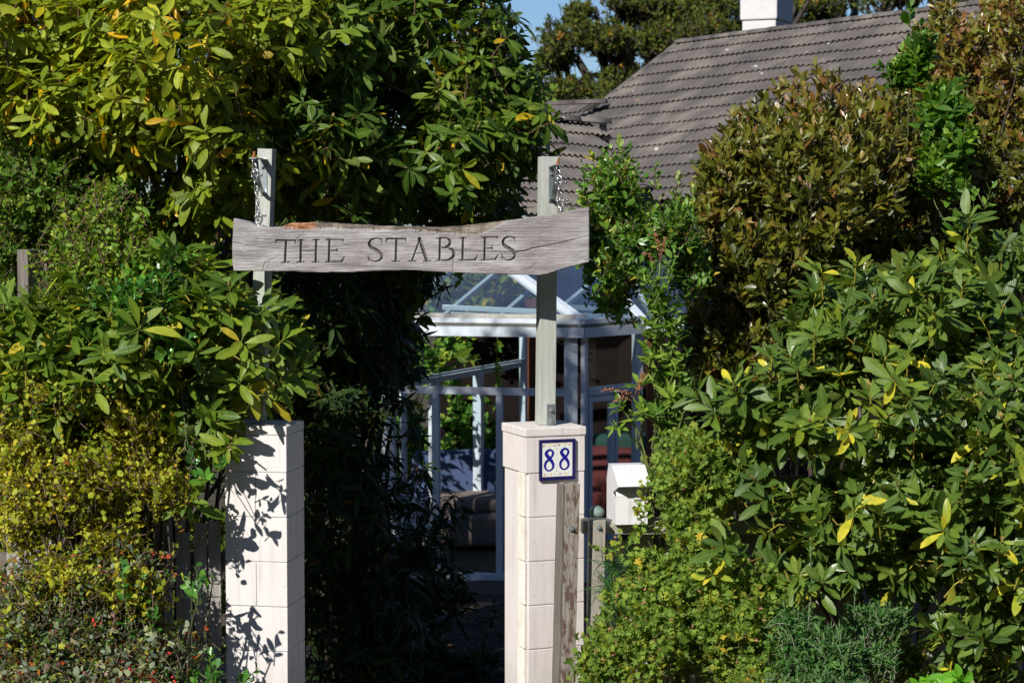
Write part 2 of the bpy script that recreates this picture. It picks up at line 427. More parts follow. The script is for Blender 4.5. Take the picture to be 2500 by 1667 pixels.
def sky_blocker():
    """unseen dark slope added behind and beside the viewer to hold back skylight"""
    rg = np.random.default_rng(5); na = 96; nr = 26
    az = np.linspace(math.radians(48), math.radians(312), na); rad = np.concatenate([np.linspace(34, 120, nr - 1), [420]])
    A, Q = np.meshgrid(az, rad, indexing='ij')
    side = np.clip((np.minimum(A - az[0], az[-1] - A)) / .45, 0, 1); side = side * side * (3 - 2 * side)
    hgt = (Q - 34) * .66; hgt[:, -1] = 57
    Z = -1.2 + hgt * side + rg.normal(0, .9, A.shape) * (Q > 36) * side
    V = np.stack([np.sin(A) * Q, np.cos(A) * Q, Z], -1).reshape(-1, 3)
    i, j = np.meshgrid(np.arange(na - 1), np.arange(nr - 1), indexing='ij'); q = (i * nr + j).ravel()
    m, n, l, b = mat('sky_blocker_green'); f = tex(n, l, 'Noise', .6, 8)
    l.new(ramp(n, l, f, [(.35, (.012, .02, .008)), (.6, (.035, .05, .016)), (.75, (.07, .08, .03))]), b.inputs['Base Color']); b.inputs['Roughness'].default_value = 1; b.inputs['Specular IOR Level'].default_value = .05
    o = link('sky_blocker', np_mesh('sky_blocker', V, np.stack([q, q + nr, q + nr + 1, q + 1], 1), 4), m); tag(o, 'unseen dark slope added around the camera to block skylight', kind='structure')
sky_blocker()  # added helper, never in view: keeps open sky from lifting the shadows

# ================================================================== GATE PILLARS
M_BLK = m_block('painted_block', (.70, .64, .62), (.74, .69, .67))
M_BLK2 = m_block('painted_block_cream', (.69, .66, .65), (.73, .70, .69))
M_REND = None
def pillar(cx, cy, rot, ztop, name_mat, label, capped, split, seed, patch):
    root = empty('gate_pillar', (cx, cy, 0), label, 'pillar', 'blockwork gate pillars')
    rnd = random.Random(seed); Rm = Matrix.Rotation(rot, 4, 'Z'); Tr = Matrix.Translation((cx, cy, 0)) @ Rm
    def lb(bm, c, s, bev=.004, mt=0): box(bm, Tr @ Vector(c), s, M=Rm @ Matrix.Rotation(rnd.uniform(-.004, .004), 4, 'Z'), bev=bev, mat=mt)
    bm = BM(); w = .286; z = ztop - .04; k = 0
    lb(bm, (0, 0, (ztop - .06) / 2), (w - .012, w - .012, ztop - .06), 0)
    while z > -.1:
        h = .2 if k else .165
        zc = z - h / 2; j = .0014
        if split and k % 2 == 1:
            lb(bm, (-w / 4, 0, zc), (w / 2 - j, w, h - j * 2)); lb(bm, (w / 4, 0, zc), (w / 2 - j, w, h - j * 2))
        elif split:
            lb(bm, (0, -w / 4, zc), (w, w / 2 - j, h - j * 2)); lb(bm, (0, w / 4, zc), (w, w / 2 - j, h - j * 2))
        else:
            q = .1 if k else 0
            e = .004 if k == 0 else 0
            if k: lb(bm, (.006, 0, zc), (w - .012, w, h - j * 2)); 
            else: lb(bm, (0, 0, zc), (w + e, w + e, h - j * 2))
        z -= h; k += 1
    link('blockwork', done(bm, 'blockwork'), name_mat, root)
    bm = BM(); oh = .014 if patch else .003; lb(bm, (0, 0, ztop - .02), (w + oh, w + oh, .04), .006)
    link('cap_slab', done(bm, 'cap_slab'), name_mat, root)
    if patch:      # the strip of pale render trowelled down the corner, sitting a few mm proud
        m, n, l, b = mat('pale_render'); f = tex(n, l, 'Noise', 9, 7, stretch=(2, 2, .7))
        l.new(ramp(n, l, f, [(.35, (.86, .84, .78)), (.55, (.8, .77, .66)), (.7, (.62, .56, .42)), (.78, (.4, .3, .2))]), b.inputs['Base Color'])
        b.inputs['Roughness'].default_value = .85; bump(n, l, b, tex(n, l, 'Noise', 60), .5, .005)
        z = ztop - .205; bm = BM(); sx = patch
        for i in range(9):
            if z < .1: break
            hh = .196; off = rnd.uniform(-.006, .006)
            if patch < 0: lb(bm, (-w / 2 - .001, -.095 + off, z - hh / 2), (.012, .075, hh), .003)
            else: lb(bm, (w / 2 + .001, -.075 + off, z - hh / 2), (.01, .035, hh * rnd.uniform(.5, 1)), .003)
            z -= .2
        link('render_strip', done(bm, 'render_strip'), m, root)
    return root, Tr
Z_L, Z_R = 1.777, 1.754
bL, bR = R(-9.8), R(21)
PLc = (-1.113, 9.168); PRc = (.144, 9.337)
pl_root, TL_ = pillar(*PLc, bL, Z_L, M_BLK2, 'white painted concrete block gate pillar half covered by shrubs, left of the gateway', True, True, 4, 0)
pr_root, TR_ = pillar(*PRc, bR, Z_R, M_BLK, 'pinkish painted block gate pillar carrying the blue number tile', True, False, 5, -1)

# ================================================================== POSTS
M_POST = m_wood('green_treated_pine', [(.3, (.36, .375, .345)), (.5, (.45, .46, .43)), (.7, (.54, .545, .51))], moss=(.36, .45, .30), bmp=.4)
M_ZINC = m_plain('galvanised_steel', (.36, .41, .43), .42, .75, .2, 30, .15)
M_RUST = m_plain('rusty_steel', (.33, .13, .045), .85, .2, .4, 60, .4)
M_WEATH = m_wood('weathered_timber', [(.3, (.10, .085, .07)), (.5, (.17, .15, .13)), (.72, (.27, .245, .215))], bmp=.9)
def bolt(bm, p, nrm, r=.008, mt=0):
    nrm = Vector(nrm).normalized(); x = nrm.orthogonal().normalized(); y = nrm.cross(x); p = Vector(p)
    for rr, h0, h1, sg in ((r * 1.5, 0, .002, 16), (r, .002, .008, 6), (r * .5, .008, .015, 10)):
        a = [p + nrm * h0 + (x * math.cos(k * 2 * math.pi / sg) + y * math.sin(k * 2 * math.pi / sg)) * rr for k in range(sg)]
        prism(bm, a, nrm * (h1 - h0), mt)
def post(p_top, p_bot, rot, w, label, arm_px, arm_dir, strap, group='posts holding the sign'):
    root = empty('sign_post', (p_bot[0], p_bot[1], p_bot[2]), label, 'post', group)
    bm = BM(); beam(bm, p_bot, p_top, w, w, rot=rot, bev=.003)
    link('post_timber', done(bm, 'post_timber'), M_POST, root)
    # bent angle bracket screwed to the face, with an arm reaching out to carry the chain
    fx = Vector((math.cos(rot), math.sin(rot), 0)); fn = Vector((math.sin(rot), -math.cos(rot), 0))
    c = Vector(p_top) + fn * (w / 2 + .002) + fx * arm_px; c.z -= .05
    bm = BM(); Rz = Matrix.Rotation(rot, 4, 'Z')
    box(bm, c + Vector((0, 0, -.075)), (.03, .005, .165), M=Rz, bev=.001)
    a = Vector(arm_dir).normalized(); s = a.cross(Vector((0, 0, 1))).normalized()
    tip = c + a * .2
    prism(bm, [c - s * .016, c + s * .016, tip + s * .016, tip - s * .016], (0, 0, .005))
    # brace strap: twisted band from the arm back to the foot of the plate
    b0 = c + a * .15; b1 = c + Vector((0, 0, -.145)) + fn * .004
    for i in range(8):
        t0, t1 = i / 8, (i + 1) / 8
        q = lambda t: b0.lerp(b1, t) + (a * .02 + Vector((0, 0, -.03))) * math.sin(t * math.pi)
        w0 = s * .012
        prism(bm, [q(t0) - w0, q(t0) + w0, q(t1) + w0, q(t1) - w0], fn * .004 + Vector((0, 0, -.001)))
    br = link('angle_bracket', done(bm, 'angle_bracket'), M_ZINC, root)
    for dz in (-.03, -.14):
        bm = BM(); bolt(bm, c + Vector((0, 0, dz)) + fn * .003 - fx * .004, fn, .006); link('screw', done(bm, 'screw'), M_ZINC, br)
    bm = BM(); bolt(bm, tip - a * .02 + Vector((0, 0, .005)), (0, 0, 1), .009)
    prism(bm, [tip - a * .02 + Vector((math.cos(k) * .006, math.sin(k) * .006, .012)) for k in np.linspace(0, 5.4, 7)], (.004, 0, .02))
    link('rusty_nut', done(bm, 'rusty_nut'), M_RUST, br)
    if strap:
        bm = BM(); fc = Vector(p_bot) + fn * (w / 2 + .004) + fx * .018
        box(bm, fc + Vector((0, 0, .045)), (.042, .005, .1), M=Rz, bev=.001)
        box(bm, fc + Vector((0, 0, -.002)) + fn * .012, (.042, .03, .004), M=Rz)
        st = link('steel_strap', done(bm, 'steel_strap'), M_ZINC, root)
        for dz in (.018, .066):
            bm = BM(); bolt(bm, fc + Vector((0, 0, dz)) + fn * .0025, fn, .009); link('bolt', done(bm, 'bolt'), m_bolt, st)
    return root, tip - a * .02
m_bolt = m_plain('bright_zinc', (.55, .57, .56), .3, .85, .2, 40, .1)
pL, tipL = post(P(652, 364, 9.16), P(629, 1024, 9.17), R(-10), .068, 'slim grey green timber post with a chain hung down its face, left of the two', -.005, (-.12, -1, 0), False)
pR, tipR = post(P(1338, 383, 9.33), P(1331, 1035, 9.33), R(13), .0775, 'sturdy pale green timber post strapped to the numbered pillar', .008, (.12, -1, .02), True)

# ================================================================== CHAINS
M_CHAIN = m_plain('chain_steel', (.5, .51, .52), .3, .9, .2, 60, .1)
def linkpath(c, up, side, a, b, n=18):
    pts = []
    for k in range(n):
        t = 2 * math.pi * k / n
        x = math.cos(t) * b; y = math.sin(t) * b + (a - b) * (1 if math.sin(t) > 0 else -1) * (1 if abs(math.sin(t)) > .05 else 0)
        pts.append(Vector(c) + side * x + up * y)
    return pts
def chain(p0, p1, label, shack_low, sag=.0):
    bm = BM(); p0 = Vector(p0); p1 = Vector(p1); d = p0 - p1; L = d.length; up = d.normalized()
    root = empty('hanging_chain', p1, label, 'chain', 'chains carrying the sign')
    n = int(L / .0235); s0 = up.orthogonal().normalized(); s0 = (Vector((1, -.5, 0)) - up * up.dot(Vector((1, -.5, 0)))).normalized(); s1 = up.cross(s0)
    m0 = 2
    for i in range(n):
        c = p0.lerp(p1, (i + .5) / n)
        sd_ = s0 if i % 2 else s1
        big = i < 2
        tube(bm, linkpath(c, up, sd_, .0165 * (1.25 if big else 1), .0085 * (1.25 if big else 1), 14), .0026 if not big else .004, 6, closed=True)
    link('chain_links', done(bm, 'chain_links'), M_CHAIN, root)
    # shackles: a bow with a pin across its mouth
    for q, sgn in ((p0 - up * .06, 1), (p1 + up * .05, -1)):
        if sgn < 0 and not shack_low: pass
        bm = BM(); bow = [q + s0 * (.017 * math.cos(t)) + up * sgn * (.022 * math.sin(t)) for t in np.linspace(-.5, math.pi + .5, 14)]
        tube(bm, bow, .0038, 7)
        e0, e1 = bow[0], bow[-1]; x = (e0 - e1).normalized()
        tube(bm, [e1 - x * .008, e0 + x * .016], .0034, 7); tube(bm, [e0 + x * .014, e0 + x * .021], .006, 8)
        for e in (e0, e1): tube(bm, [e - x * .004, e + x * .004], .0062, 8)
        link('shackle', done(bm, 'shackle'), M_CHAIN, root)
chain(tipL - Vector((0, 0, .005)), P(634, 562, 8.93), 'steel chain hanging in front of the slim left post down to the board', False)
chain(tipR - Vector((0, 0, .005)), P(1372, 524, 9.1), 'steel chain with a shackle hanging beside the sturdy right post', True)

# ================================================================== THE SIGN BOARD
def sign():
    S = 2.352
    ax = lambda pts: (np.array([p[0] for p in pts], float), np.array([p[1] for p in pts], float))
    tx, ty = ax([(150, 546), (165, 548), (230, 562), (300, 590), (380, 600), (440, 594), (500, 574), (620, 570), (760, 577), (900, 586), (1050, 592), (1200, 597), (1350, 598), (1480, 592), (1600, 575), (1750, 558), (1900, 538), (2040, 518), (2130, 497), (2206, 486)])
    bx, by = ax([(150, 848), (175, 851), (300, 851), (500, 854), (700, 860), (850, 859), (1000, 850), (1150, 846), (1300, 853), (1500, 863), (1700, 868), (1850, 872), (1920, 877), (1960, 870), (2020, 850), (2100, 826), (2160, 812), (2206, 801)])
    mx, my = ax([(150, 500), (300, 560), (400, 607), (640, 612), (900, 618), (1200, 624), (1400, 642), (1560, 652), (1680, 600), (1750, 556), (2206, 480)])
    NX, NY = 1100, 150
    U = np.linspace(162, 2205, NX); t = np.linspace(0, 1, NY)
    rg = np.random.default_rng(7)
    jag = np.interp(U, np.linspace(100, 2300, 260), rg.normal(0, 1, 260)); jag2 = np.interp(U, np.linspace(100, 2300, 60), rg.normal(0, 1, 60))
    top = np.interp(U, tx, ty) + jag * 1.6 * (U < 1700) + jag2 * 1.2; bot = np.interp(U, bx, by) + jag2 * 1.0
    X = np.repeat(U[:, None], NY, 1); Yp = bot[:, None] + (top - bot)[:, None] * t[None]
    X = X + np.interp(Yp, [480, 560, 700, 800, 850], [6, 4, -4, -3, 5]) * (X < 300) * (300 - X) / 140
    strokes = []
    def st(pts, w0, w1=None, taper=False):
        pts = np.array(pts, float); w1 = w0 if w1 is None else w1; n = len(pts) - 1
        for i in range(n):
            a = w0 + (w1 - w0) * i / n; b = w0 + (w1 - w0) * (i + 1) / n; strokes.append((*pts[i], *pts[i + 1], a, b))
    def crv(pts, ws):
        pts = np.array(pts, float); n = len(pts); q = []; w = []
        for i in range(n - 1):
            p0 = pts[max(i - 1, 0)]; p1 = pts[i]; p2 = pts[i + 1]; p3 = pts[min(i + 2, n - 1)]
            for s_ in np.linspace(0, 1, 6)[:-1]:
                q.append(.5 * ((2 * p1) + (-p0 + p2) * s_ + (2 * p0 - 5 * p1 + 4 * p2 - p3) * s_ ** 2 + (-p0 + 3 * p1 - 3 * p2 + p3) * s_ ** 3)); w.append(ws[i] + (ws[i + 1] - ws[i]) * s_)
        q.append(pts[-1]); w.append(ws[-1])
        for i in range(len(q) - 1): strokes.append((*q[i], *q[i + 1], w[i], w[i + 1]))
    TH, TN = 8.0, 4.2                                   # half widths of thick and thin strokes
    def stem(x, y0, y1, dx=-3):
        st([(x, y0), (x + dx, y1)], TH); st([(x - 20 + dx, y1 + 1), (x + 20 + dx, y1 - 1)], 4.5); st([(x - 18, y0 + 1), (x + 18, y0)], 4.5)
    def barE(x, y, x2, y2, tick):
        st([(x, y), (x2, y2)], TN + 1); st([(x2 - 2, y2), (x2 + 3, y2 + tick)], 7, 3)
    # THE
    st([(410, 675), (520, 677)], TN + 2); st([(412, 676), (408, 696)], 6, 3); st([(519, 677), (521, 697)], 6, 3); st([(467, 677), (461, 800)], TH); st([(440, 803), (486, 801)], 4.5)
    stem(553, 674, 800); stem(640, 673, 800); st([(556, 736), (636, 735)], TN)
    stem(716, 672, 799); barE(700, 671, 794, 671, 18); barE(714, 735, 762, 734, 10); st([(757, 734), (760, 722)], 5, 3); barE(700, 799, 790, 797, -2); st([(786, 798), (803, 768)], 7, 3)
    # STABLES
    def S_(x0, x1, y0, y1):
        w = x1 - x0; h = y1 - y0; f = lambda a, b: (x0 + a * w, y0 + b * h)
        crv([f(.95, .2), f(.88, .06), f(.6, -.0), f(.25, .05), f(.08, .22), f(.22, .4), f(.55, .52), f(.85, .66), f(.95, .82), f(.75, .97), f(.4, 1.01), f(.12, .94), f(.02, .78)], [3, 5, 5, 7, 9, 11, 12, 11, 9, 7, 5, 5, 3])
        st([f(.95, .02), f(.96, .24)], 4, 3); st([f(0, .74), f(.02, 1.0)], 3, 4)
    S_(938, 1022, 664, 795)
    st([(1045, 667), (1155, 667)], TN + 2); st([(1047, 668), (1043, 688)], 6, 3); st([(1154, 668), (1156, 688)], 6, 3); st([(1101, 668), (1097, 795)], TH); st([(1076, 797), (1122, 796)], 4.5)
    st([(1236, 666), (1190, 793)], 6); st([(1233, 666), (1276, 793)], 11); st([(1170, 796), (1212, 795)], 4.5); st([(1254, 796), (1298, 795)], 4.5); st([(1206, 750), (1260, 749)], TN)
    stem(1352, 663, 790); crv([(1352, 663), (1385, 662), (1408, 678), (1405, 702), (1380, 716), (1352, 718)], [5, 5, 9, 10, 6, 5]); crv([(1352, 718), (1395, 719), (1428, 738), (1428, 768), (1398, 788), (1352, 790)], [5, 6, 10, 11, 7, 5])
    stem(1484, 662, 789); st([(1482, 790), (1556, 787)], TN + 1); st([(1552, 788), (1567, 760)], 7, 3)
    stem(1610, 660, 788); barE(1596, 659, 1682, 656, 16); barE(1608, 722, 1652, 720, 10); st([(1648, 720), (1652, 708)], 5, 3); barE(1596, 788, 1672, 785, -2); st([(1668, 785), (1686, 756)], 7, 3)
    S_(1707, 1786, 655, 787)
    nlet = len(strokes)
    # cracks that follow the grain
    def crack(pts, w0, w1):
        q = [pts[0]]
        for a, b in zip(pts[:-1], pts[1:]):
            k = max(2, int(math.hypot(b[0] - a[0], b[1] - a[1]) / 22))
            for i in range(1, k + 1): q.append((a[0] + (b[0] - a[0]) * i / k, a[1] + (b[1] - a[1]) * i / k + (rg.normal(0, 1.8) if i < k else 0)))
        st(q, w0, w1)
    crack([(160, 686), (300, 712), (430, 722), (560, 712), (700, 716), (830, 700), (960, 692)], 2.6, 1.4)
    crack([(1790, 742), (1900, 718), (2040, 690), (2205, 648)], 4.5, 2.5)
    crack([(1500, 735), (1640, 742), (1790, 742)], 1.5, 3.5)
    crack([(525, 668), (560, 640), (580, 615)], 2.2, 1.4); crack([(330, 850), (345, 800), (400, 775), (425, 760)], 2.4, 1.5)
    crack([(1426, 850), (1424, 800), (1440, 765), (1490, 745)], 3, 1.6); crack([(1180, 600), (1300, 640), (1500, 646), (1700, 660)], 2.5, 1.5)
    crack([(1910, 800), (1870, 835), (1800, 852)], 2.2, 1.2); crack([(1830, 760), (1870, 790), (1905, 800)], 2, 2); crack([(880, 740), (1000, 750), (1200, 728), (1330, 735)], 1.4, 1.4)
    depth = np.zeros_like(X)
    for i, (x0, y0, x1, y1, w0, w1) in enumerate(strokes):
        m = max(w0, w1) + 2
        i0, i1 = np.searchsorted(U, [min(x0, x1) - m - 6, max(x0, x1) + m + 6])
        if i1 <= i0: continue
        xs, ys = X[i0:i1], Yp[i0:i1]; dx, dy = x1 - x0, y1 - y0; LL = dx * dx + dy * dy + 1e-9
        s_ = np.clip(((xs - x0) * dx + (ys - y0) * dy) / LL, 0, 1)
        dd = np.hypot(xs - x0 - s_ * dx, ys - y0 - s_ * dy); ww = w0 + (w1 - w0) * s_
        k = 2.3 if i < nlet else 2.6
        depth[i0:i1] = np.maximum(depth[i0:i1], np.clip(ww - dd, 0, None) * k)
    mpp = 8.97 / F / S                                   # metres per zoomed pixel
    depth = np.minimum(depth * mpp, .017); carve = np.clip(depth / .008, 0, 1)
    # wane: the bark side falls back behind the sawn face
    mid = np.interp(U, mx, my)[:, None] + (jag * 2 + jag2 * 2)[:, None]
    wane = np.clip((mid - Yp) / 14, 0, 1) * (X > 330) * (X < 1760)
    lump = np.zeros_like(X)
    for i in range(26):
        a, b = rg.normal(0, .035, 2) * (1 + i * .25); lump += np.sin(X * a + Yp * b * 3 + rg.random() * 7) / (1 + i * .22)
    lump /= 5
    grain = np.zeros_like(X)
    for i in range(30):
        a = rg.normal(0, .012); b = rg.uniform(.12, .9) * rg.choice([-1, 1]); grain += np.sin(X * a + (Yp + 8 * np.sin(X * .006 + i)) * b + rg.random() * 7) / 30 ** .5
    depth += wane * (.008 + .006 * lump + .010 * np.clip((mid - Yp) / 45, 0, 1)) + grain * .0007 + .0012 * np.abs(lump) 
    edge = np.minimum(t, 1 - t)[None] * (bot - top)[:, None]
    depth += np.clip(1 - edge / 5, 0, 1) ** 2 * .004
    warp = .006 * np.sin((X - 160) / 2045 * 5.0)
    px = 500 + X / S; py = 300 + Yp / S
    D = 8.90 + (px - 570) / 870 * .17
    a = (px - 1250) / F; b = (833.5 - py) / F; dyv = cp + b * sp; dzv = -sp + b * cp
    T = D / dyv; V = np.stack([a * T, D + depth + warp, H + dzv * T], -1)
    TK = .062
    back = np.stack([V[..., 0] + .006, D + warp + TK, V[..., 2]], -1)
    # front grid, back grid (every row, coarse use), stitched rim
    Vf = V.reshape(-1, 3); Vb = back.reshape(-1, 3); n0 = len(Vf)
    i, j = np.meshgrid(np.arange(NX - 1), np.arange(NY - 1), indexing='ij'); q = (i * NY + j).ravel()
    Ff = np.stack([q, q + NY, q + NY + 1, q + 1], 1); Fb = Ff[:, ::-1] + n0
    rim = np.concatenate([np.arange(NX) * NY, (NX - 1) * NY + np.arange(1, NY), (np.arange(NX - 2, -1, -1)) * NY + NY - 1, np.arange(NY - 2, 0, -1)])
    r2 = np.roll(rim, -1); Fr = np.stack([rim, rim + n0, r2 + n0, r2], 1)
    rot = np.clip(1 - np.abs((X - 545) / 105) ** 2, 0, 1) ** .5 * np.clip((640 - Yp) / 30, 0, 1) * (X > 420) * (X < 648) * (wane > .1)
    carve = np.concatenate([carve.ravel(), np.zeros(n0)]); bark = np.concatenate([wane.ravel(), np.zeros(n0)]); rot = np.concatenate([rot.ravel(), np.zeros(n0)])
    me = np_mesh('board', np.concatenate([Vf, Vb]), np.concatenate([Ff, Fb, Fr]), 4, {'bark': bark, 'decay': rot, 'carved': carve}, smooth=True)
    m, n, l, bs = mat('silvered_oak')
    g1 = tex(n, l, 'Noise', 10, 10, stretch=(.5, 3, 2.6), rough=.66); g2 = tex(n, l, 'Noise', 34, 6, stretch=(.35, 3, 6), rough=.75)
    big = tex(n, l, 'Noise', 2.6, 4); fl = tex(n, l, 'Noise', 60, 3, stretch=(.5, 3, 4))
    c = ramp(n, l, g1, [(.28, (.175, .16, .16)), (.45, (.31, .29, .29)), (.6, (.43, .41, .41)), (.75, (.54, .52, .52))])
    c = mixc(n, l, c, (.2, .175, .17), ramp(n, l, g2, [(.56, G(0)), (.74, G(.5))]))
    c = mixc(n, l, c, (.70, .68, .66), ramp(n, l, fl, [(.62, G(0)), (.72, G(.6))]))
    c = mixc(n, l, c, (.17, .145, .145), ramp(n, l, big, [(.45, G(0)), (.7, G(.6))]))
    av = n.new('ShaderNodeAttribute'); av.attribute_name = 'bark'; ad = n.new('ShaderNodeAttribute'); ad.attribute_name = 'decay'
    bc = ramp(n, l, tex(n, l, 'Noise', 22, 8, stretch=(.6, 1, 2.4)), [(.3, (.06, .048, .036)), (.5, (.16, .13, .10)), (.7, (.34, .30, .25))])
    c = mixc(n, l, c, bc, av.outputs['Fac'])
    rc = ramp(n, l, tex(n, l, 'Noise', 40, 6, stretch=(.4, 1, 2.5)), [(.35, (.08, .03, .012)), (.5, (.30, .12, .05)), (.66, (.48, .29, .15))])
    c = mixc(n, l, c, rc, ad.outputs['Fac'])
    ac = n.new('ShaderNodeAttribute'); ac.attribute_name = 'carved'      # old dirt lodged in the cuts
    c = mixc(n, l, c, (.07, .055, .045), ramp(n, l, ac.outputs['Fac'], [(.1, G(0)), (.8, G(.65))]))
    l.new(c, bs.inputs['Base Color']); bs.inputs['Roughness'].default_value = .85
    bump(n, l, bs, g2, .45, .003)
    root = empty('name_board', P(1005, 600, 8.98), 'rough silvered oak board carved THE STABLES, hung between the two posts', 'sign')
    link('board', me, m, root)
sign()

# ================================================================== NUMBER TILE
def tile():
    # local frame: x along the pillar front, z up, y out of the face
    fx = Vector((math.cos(bR), math.sin(bR), 0)); fn = Vector((math.sin(bR), -math.cos(bR), 0))
    c0 = P(1359, 1121, 9.19); 
    # push onto the face plane
    face = Vector((PRc[0], PRc[1], 0)) + fn * .146
    ray = (c0 - Vector((0, 0, H))); t = ((face - Vector((0, 0, H))).dot(fn)) / ray.dot(fn); c0 = Vector((0, 0, H)) + ray * t
    sc = .172 / 1035
    def L(x, y, o): return c0 + fx * ((x - 772) * sc * 1.04) + Vector((0, 0, (805 - y) * sc)) + fn * o
    root = empty('number_tile', c0, 'glazed number 88 tile plaque with dark blue border and small painted flowers', 'house number')
    mb = m_plain('cobalt_glaze', (.014, .012, .095), .12, 0, .3, 12, 0); mw = m_plain('white_glaze', (.80, .80, .76), .12, 0, .03, 9, 0)
    m8 = m_plain('blue_painted_numeral', (.012, .012, .26), .15, 0, .2, 12, 0)
    def slab(bm, x0, y0, x1, y1, o0, o1, r=0): prism(bm, [L(x0, y0, o0), L(x1, y0, o0), L(x1, y1, o0), L(x0, y1, o0)], fn * (o1 - o0))
    for q in ((262, 250, 1275, 330), (262, 1270, 1275, 1358), (262, 338, 326, 1262), (1194, 338, 1275, 1262)):
        bm = BM(); slab(bm, *q, .001, .013); nm = 'border_rail' if q[2] - q[0] > 500 else 'border_stile'; link(nm, done(bm, nm), mb, root)
    for x0, x1 in ((330, 756), (762, 1190)):
        bm = BM(); slab(bm, x0, 338, x1, 1262, .001, .010); link('tile_face', done(bm, 'tile_face'), mw, root)
    path = [(545, 765), (452, 640), (490, 560), (556, 530), (628, 570), (643, 635), (605, 715), (545, 775), (452, 860), (420, 965), (455, 1060), (535, 1098), (620, 1055), (655, 965), (622, 865), (545, 765)]
    wid = [84, 76, 56, 44, 50, 54, 46, 56, 58, 54, 42, 36, 44, 56, 68, 84]
    for dx in (0, 430):
        V = []; n = len(path) - 1; pp = []; ww = []
        for i in range(n):
            p0 = np.array(path[(i - 1) % n], float); p1 = np.array(path[i], float); p2 = np.array(path[i + 1], float); p3 = np.array(path[(i + 2) % n if i + 2 > n else i + 2], float)
            for s_ in np.linspace(0, 1, 9)[:-1]:
                pp.append(.5 * ((2 * p1) + (-p0 + p2) * s_ + (2 * p0 - 5 * p1 + 4 * p2 - p3) * s_ ** 2 + (-p0 + 3 * p1 - 3 * p2 + p3) * s_ ** 3)); ww.append(wid[i] + (wid[i + 1] - wid[i]) * s_)
        pp = np.array(pp); ww = np.array(ww); d = nrmz(np.roll(pp, -1, 0) - np.roll(pp, 1, 0)); nn = np.stack([-d[:, 1], d[:, 0]], 1)
        bm = BM(); a = []; 
        for k in range(len(pp)):
            o = .0106 + .0004 * math.sin(k * 2 * math.pi / len(pp))
            q0 = pp[k] + nn[k] * ww[k] * .62; q1 = pp[k] - nn[k] * ww[k] * .62
            a.append((bm.verts.new(L(q0[0] + dx, q0[1] - dx * .045 + 0, o)), bm.verts.new(L(q1[0] + dx, q1[1] - dx * .045, o))))
        for k in range(len(a)):
            A, B = a[k], a[(k + 1) % len(a)]; bm.faces.new((A[0], B[0], B[1], A[1]))
        link('numeral', done(bm, 'numeral'), m8, root)
    mfh = m_plain('flower_heart_paint', (.9, .6, .45), .2, 0, .1, 20, 0)
    cols = {'dark_red_flower': (.22, .02, .02), 'pink_flower': (.72, .2, .2), 'yellow_flower': (.85, .58, .16), 'green_sprig': (.16, .42, .2)}
    fl = {'dark_red_flower': [(385, 420), (812, 405)], 'pink_flower': [(697, 415), (1115, 405), (410, 1205), (845, 1190)], 'yellow_flower': [(552, 395), (978, 385), (600, 1200), (1020, 1190)],
          'green_sprig': [(450, 400), (622, 400), (880, 385), (1045, 385), (510, 1200), (740, 1110), (940, 1185), (355, 520), (735, 510), (785, 500), (1150, 500), (690, 1180), (1100, 1160), (500, 460), (565, 465), (930, 450), (995, 450)]}
    for k, ps in fl.items():
        m = m_plain(k + '_paint', cols[k], .2, 0, .2, 20, 0); mc = None
        for (x, y) in ps:
            bm = BM()
            if k == 'green_sprig':
                for da in (0, 1.3, 2.4):
                    aa = da + x; r0 = 16
                    pts = [L(x + math.cos(aa) * r0 * u - math.sin(aa) * v * 6, y + math.sin(aa) * r0 * u + math.cos(aa) * v * 6, .0103) for u, v in ((-.2, 0), (.6, 1), (1.3, 0), (.6, -1))]
                    bm.faces.new([bm.verts.new(p) for p in pts])
            else:
                pts = []
                for q in range(16):
                    rr = 40 if q % 2 == 0 else 21
                    pts.append(L(x + math.cos(q * math.pi / 8) * rr, y + math.sin(q * math.pi / 8) * rr, .0103))
                bm.faces.new([bm.verts.new(p) for p in pts])
            link('painted_' + k, done(bm, k), m, root)
    for k in ('pink_flower', 'dark_red_flower'):
        for (x, y) in fl[k]:
            bm = BM(); bm.faces.new([bm.verts.new(L(x + math.cos(q) * 15, y + math.sin(q) * 15, .0107)) for q in np.linspace(0, 5.5, 8)])
            link('flower_heart', done(bm, 'flower_heart'), mfh, root)
tile()

# ================================================================== BOARDED POST, FENCE POST, RAIL, EGG, LETTERBOX
M_FLAKE = m_wood('flaking_brown_paint_on_timber', [(.3, (.24, .2, .165)), (.5, (.36, .32, .27)), (.7, (.48, .44, .38))], paint=(.13, .07, .055), bmp=1.0)
def gate_post():
    top = P(1390, 1178, 8.97); bot = P(1368, 1850, 8.97); bot.z = -.05
    root = empty('timber_gate_post', (bot.x, bot.y, 0), 'square timber post with flaking brown paint against the numbered pillar', 'post')
    bm = BM(); beam(bm, bot, top, .072, .075, rot=R(22), bev=.004)
    link('post_timber', done(bm, 'post_timber'), M_FLAKE, root)
    bm = BM(); fn = Vector((math.sin(R(22)), -math.cos(R(22)), 0)); fx = Vector((math.cos(R(22)), math.sin(R(22)), 0))
    d = (bot - top).normalized()
    beam(bm, bot - fx * .04 + fn * .003, top - fx * .041 - Vector((0, 0, .004)) + fn * .003, .012, .07, rot=R(22), bev=.002)
    link('side_batten', done(bm, 'side_batten'), M_WEATH, root)
    bm = BM(); bolt(bm, top + d * .2 + fn * .039, fn, .009); link('nail_head', done(bm, 'nail_head'), M_ZINC, root)
gate_post()
M_WEATH2 = m_wood('grey_fence_timber', [(.3, (.23, .205, .17)), (.5, (.34, .31, .265)), (.72, (.46, .43, .38))], bmp=.9)
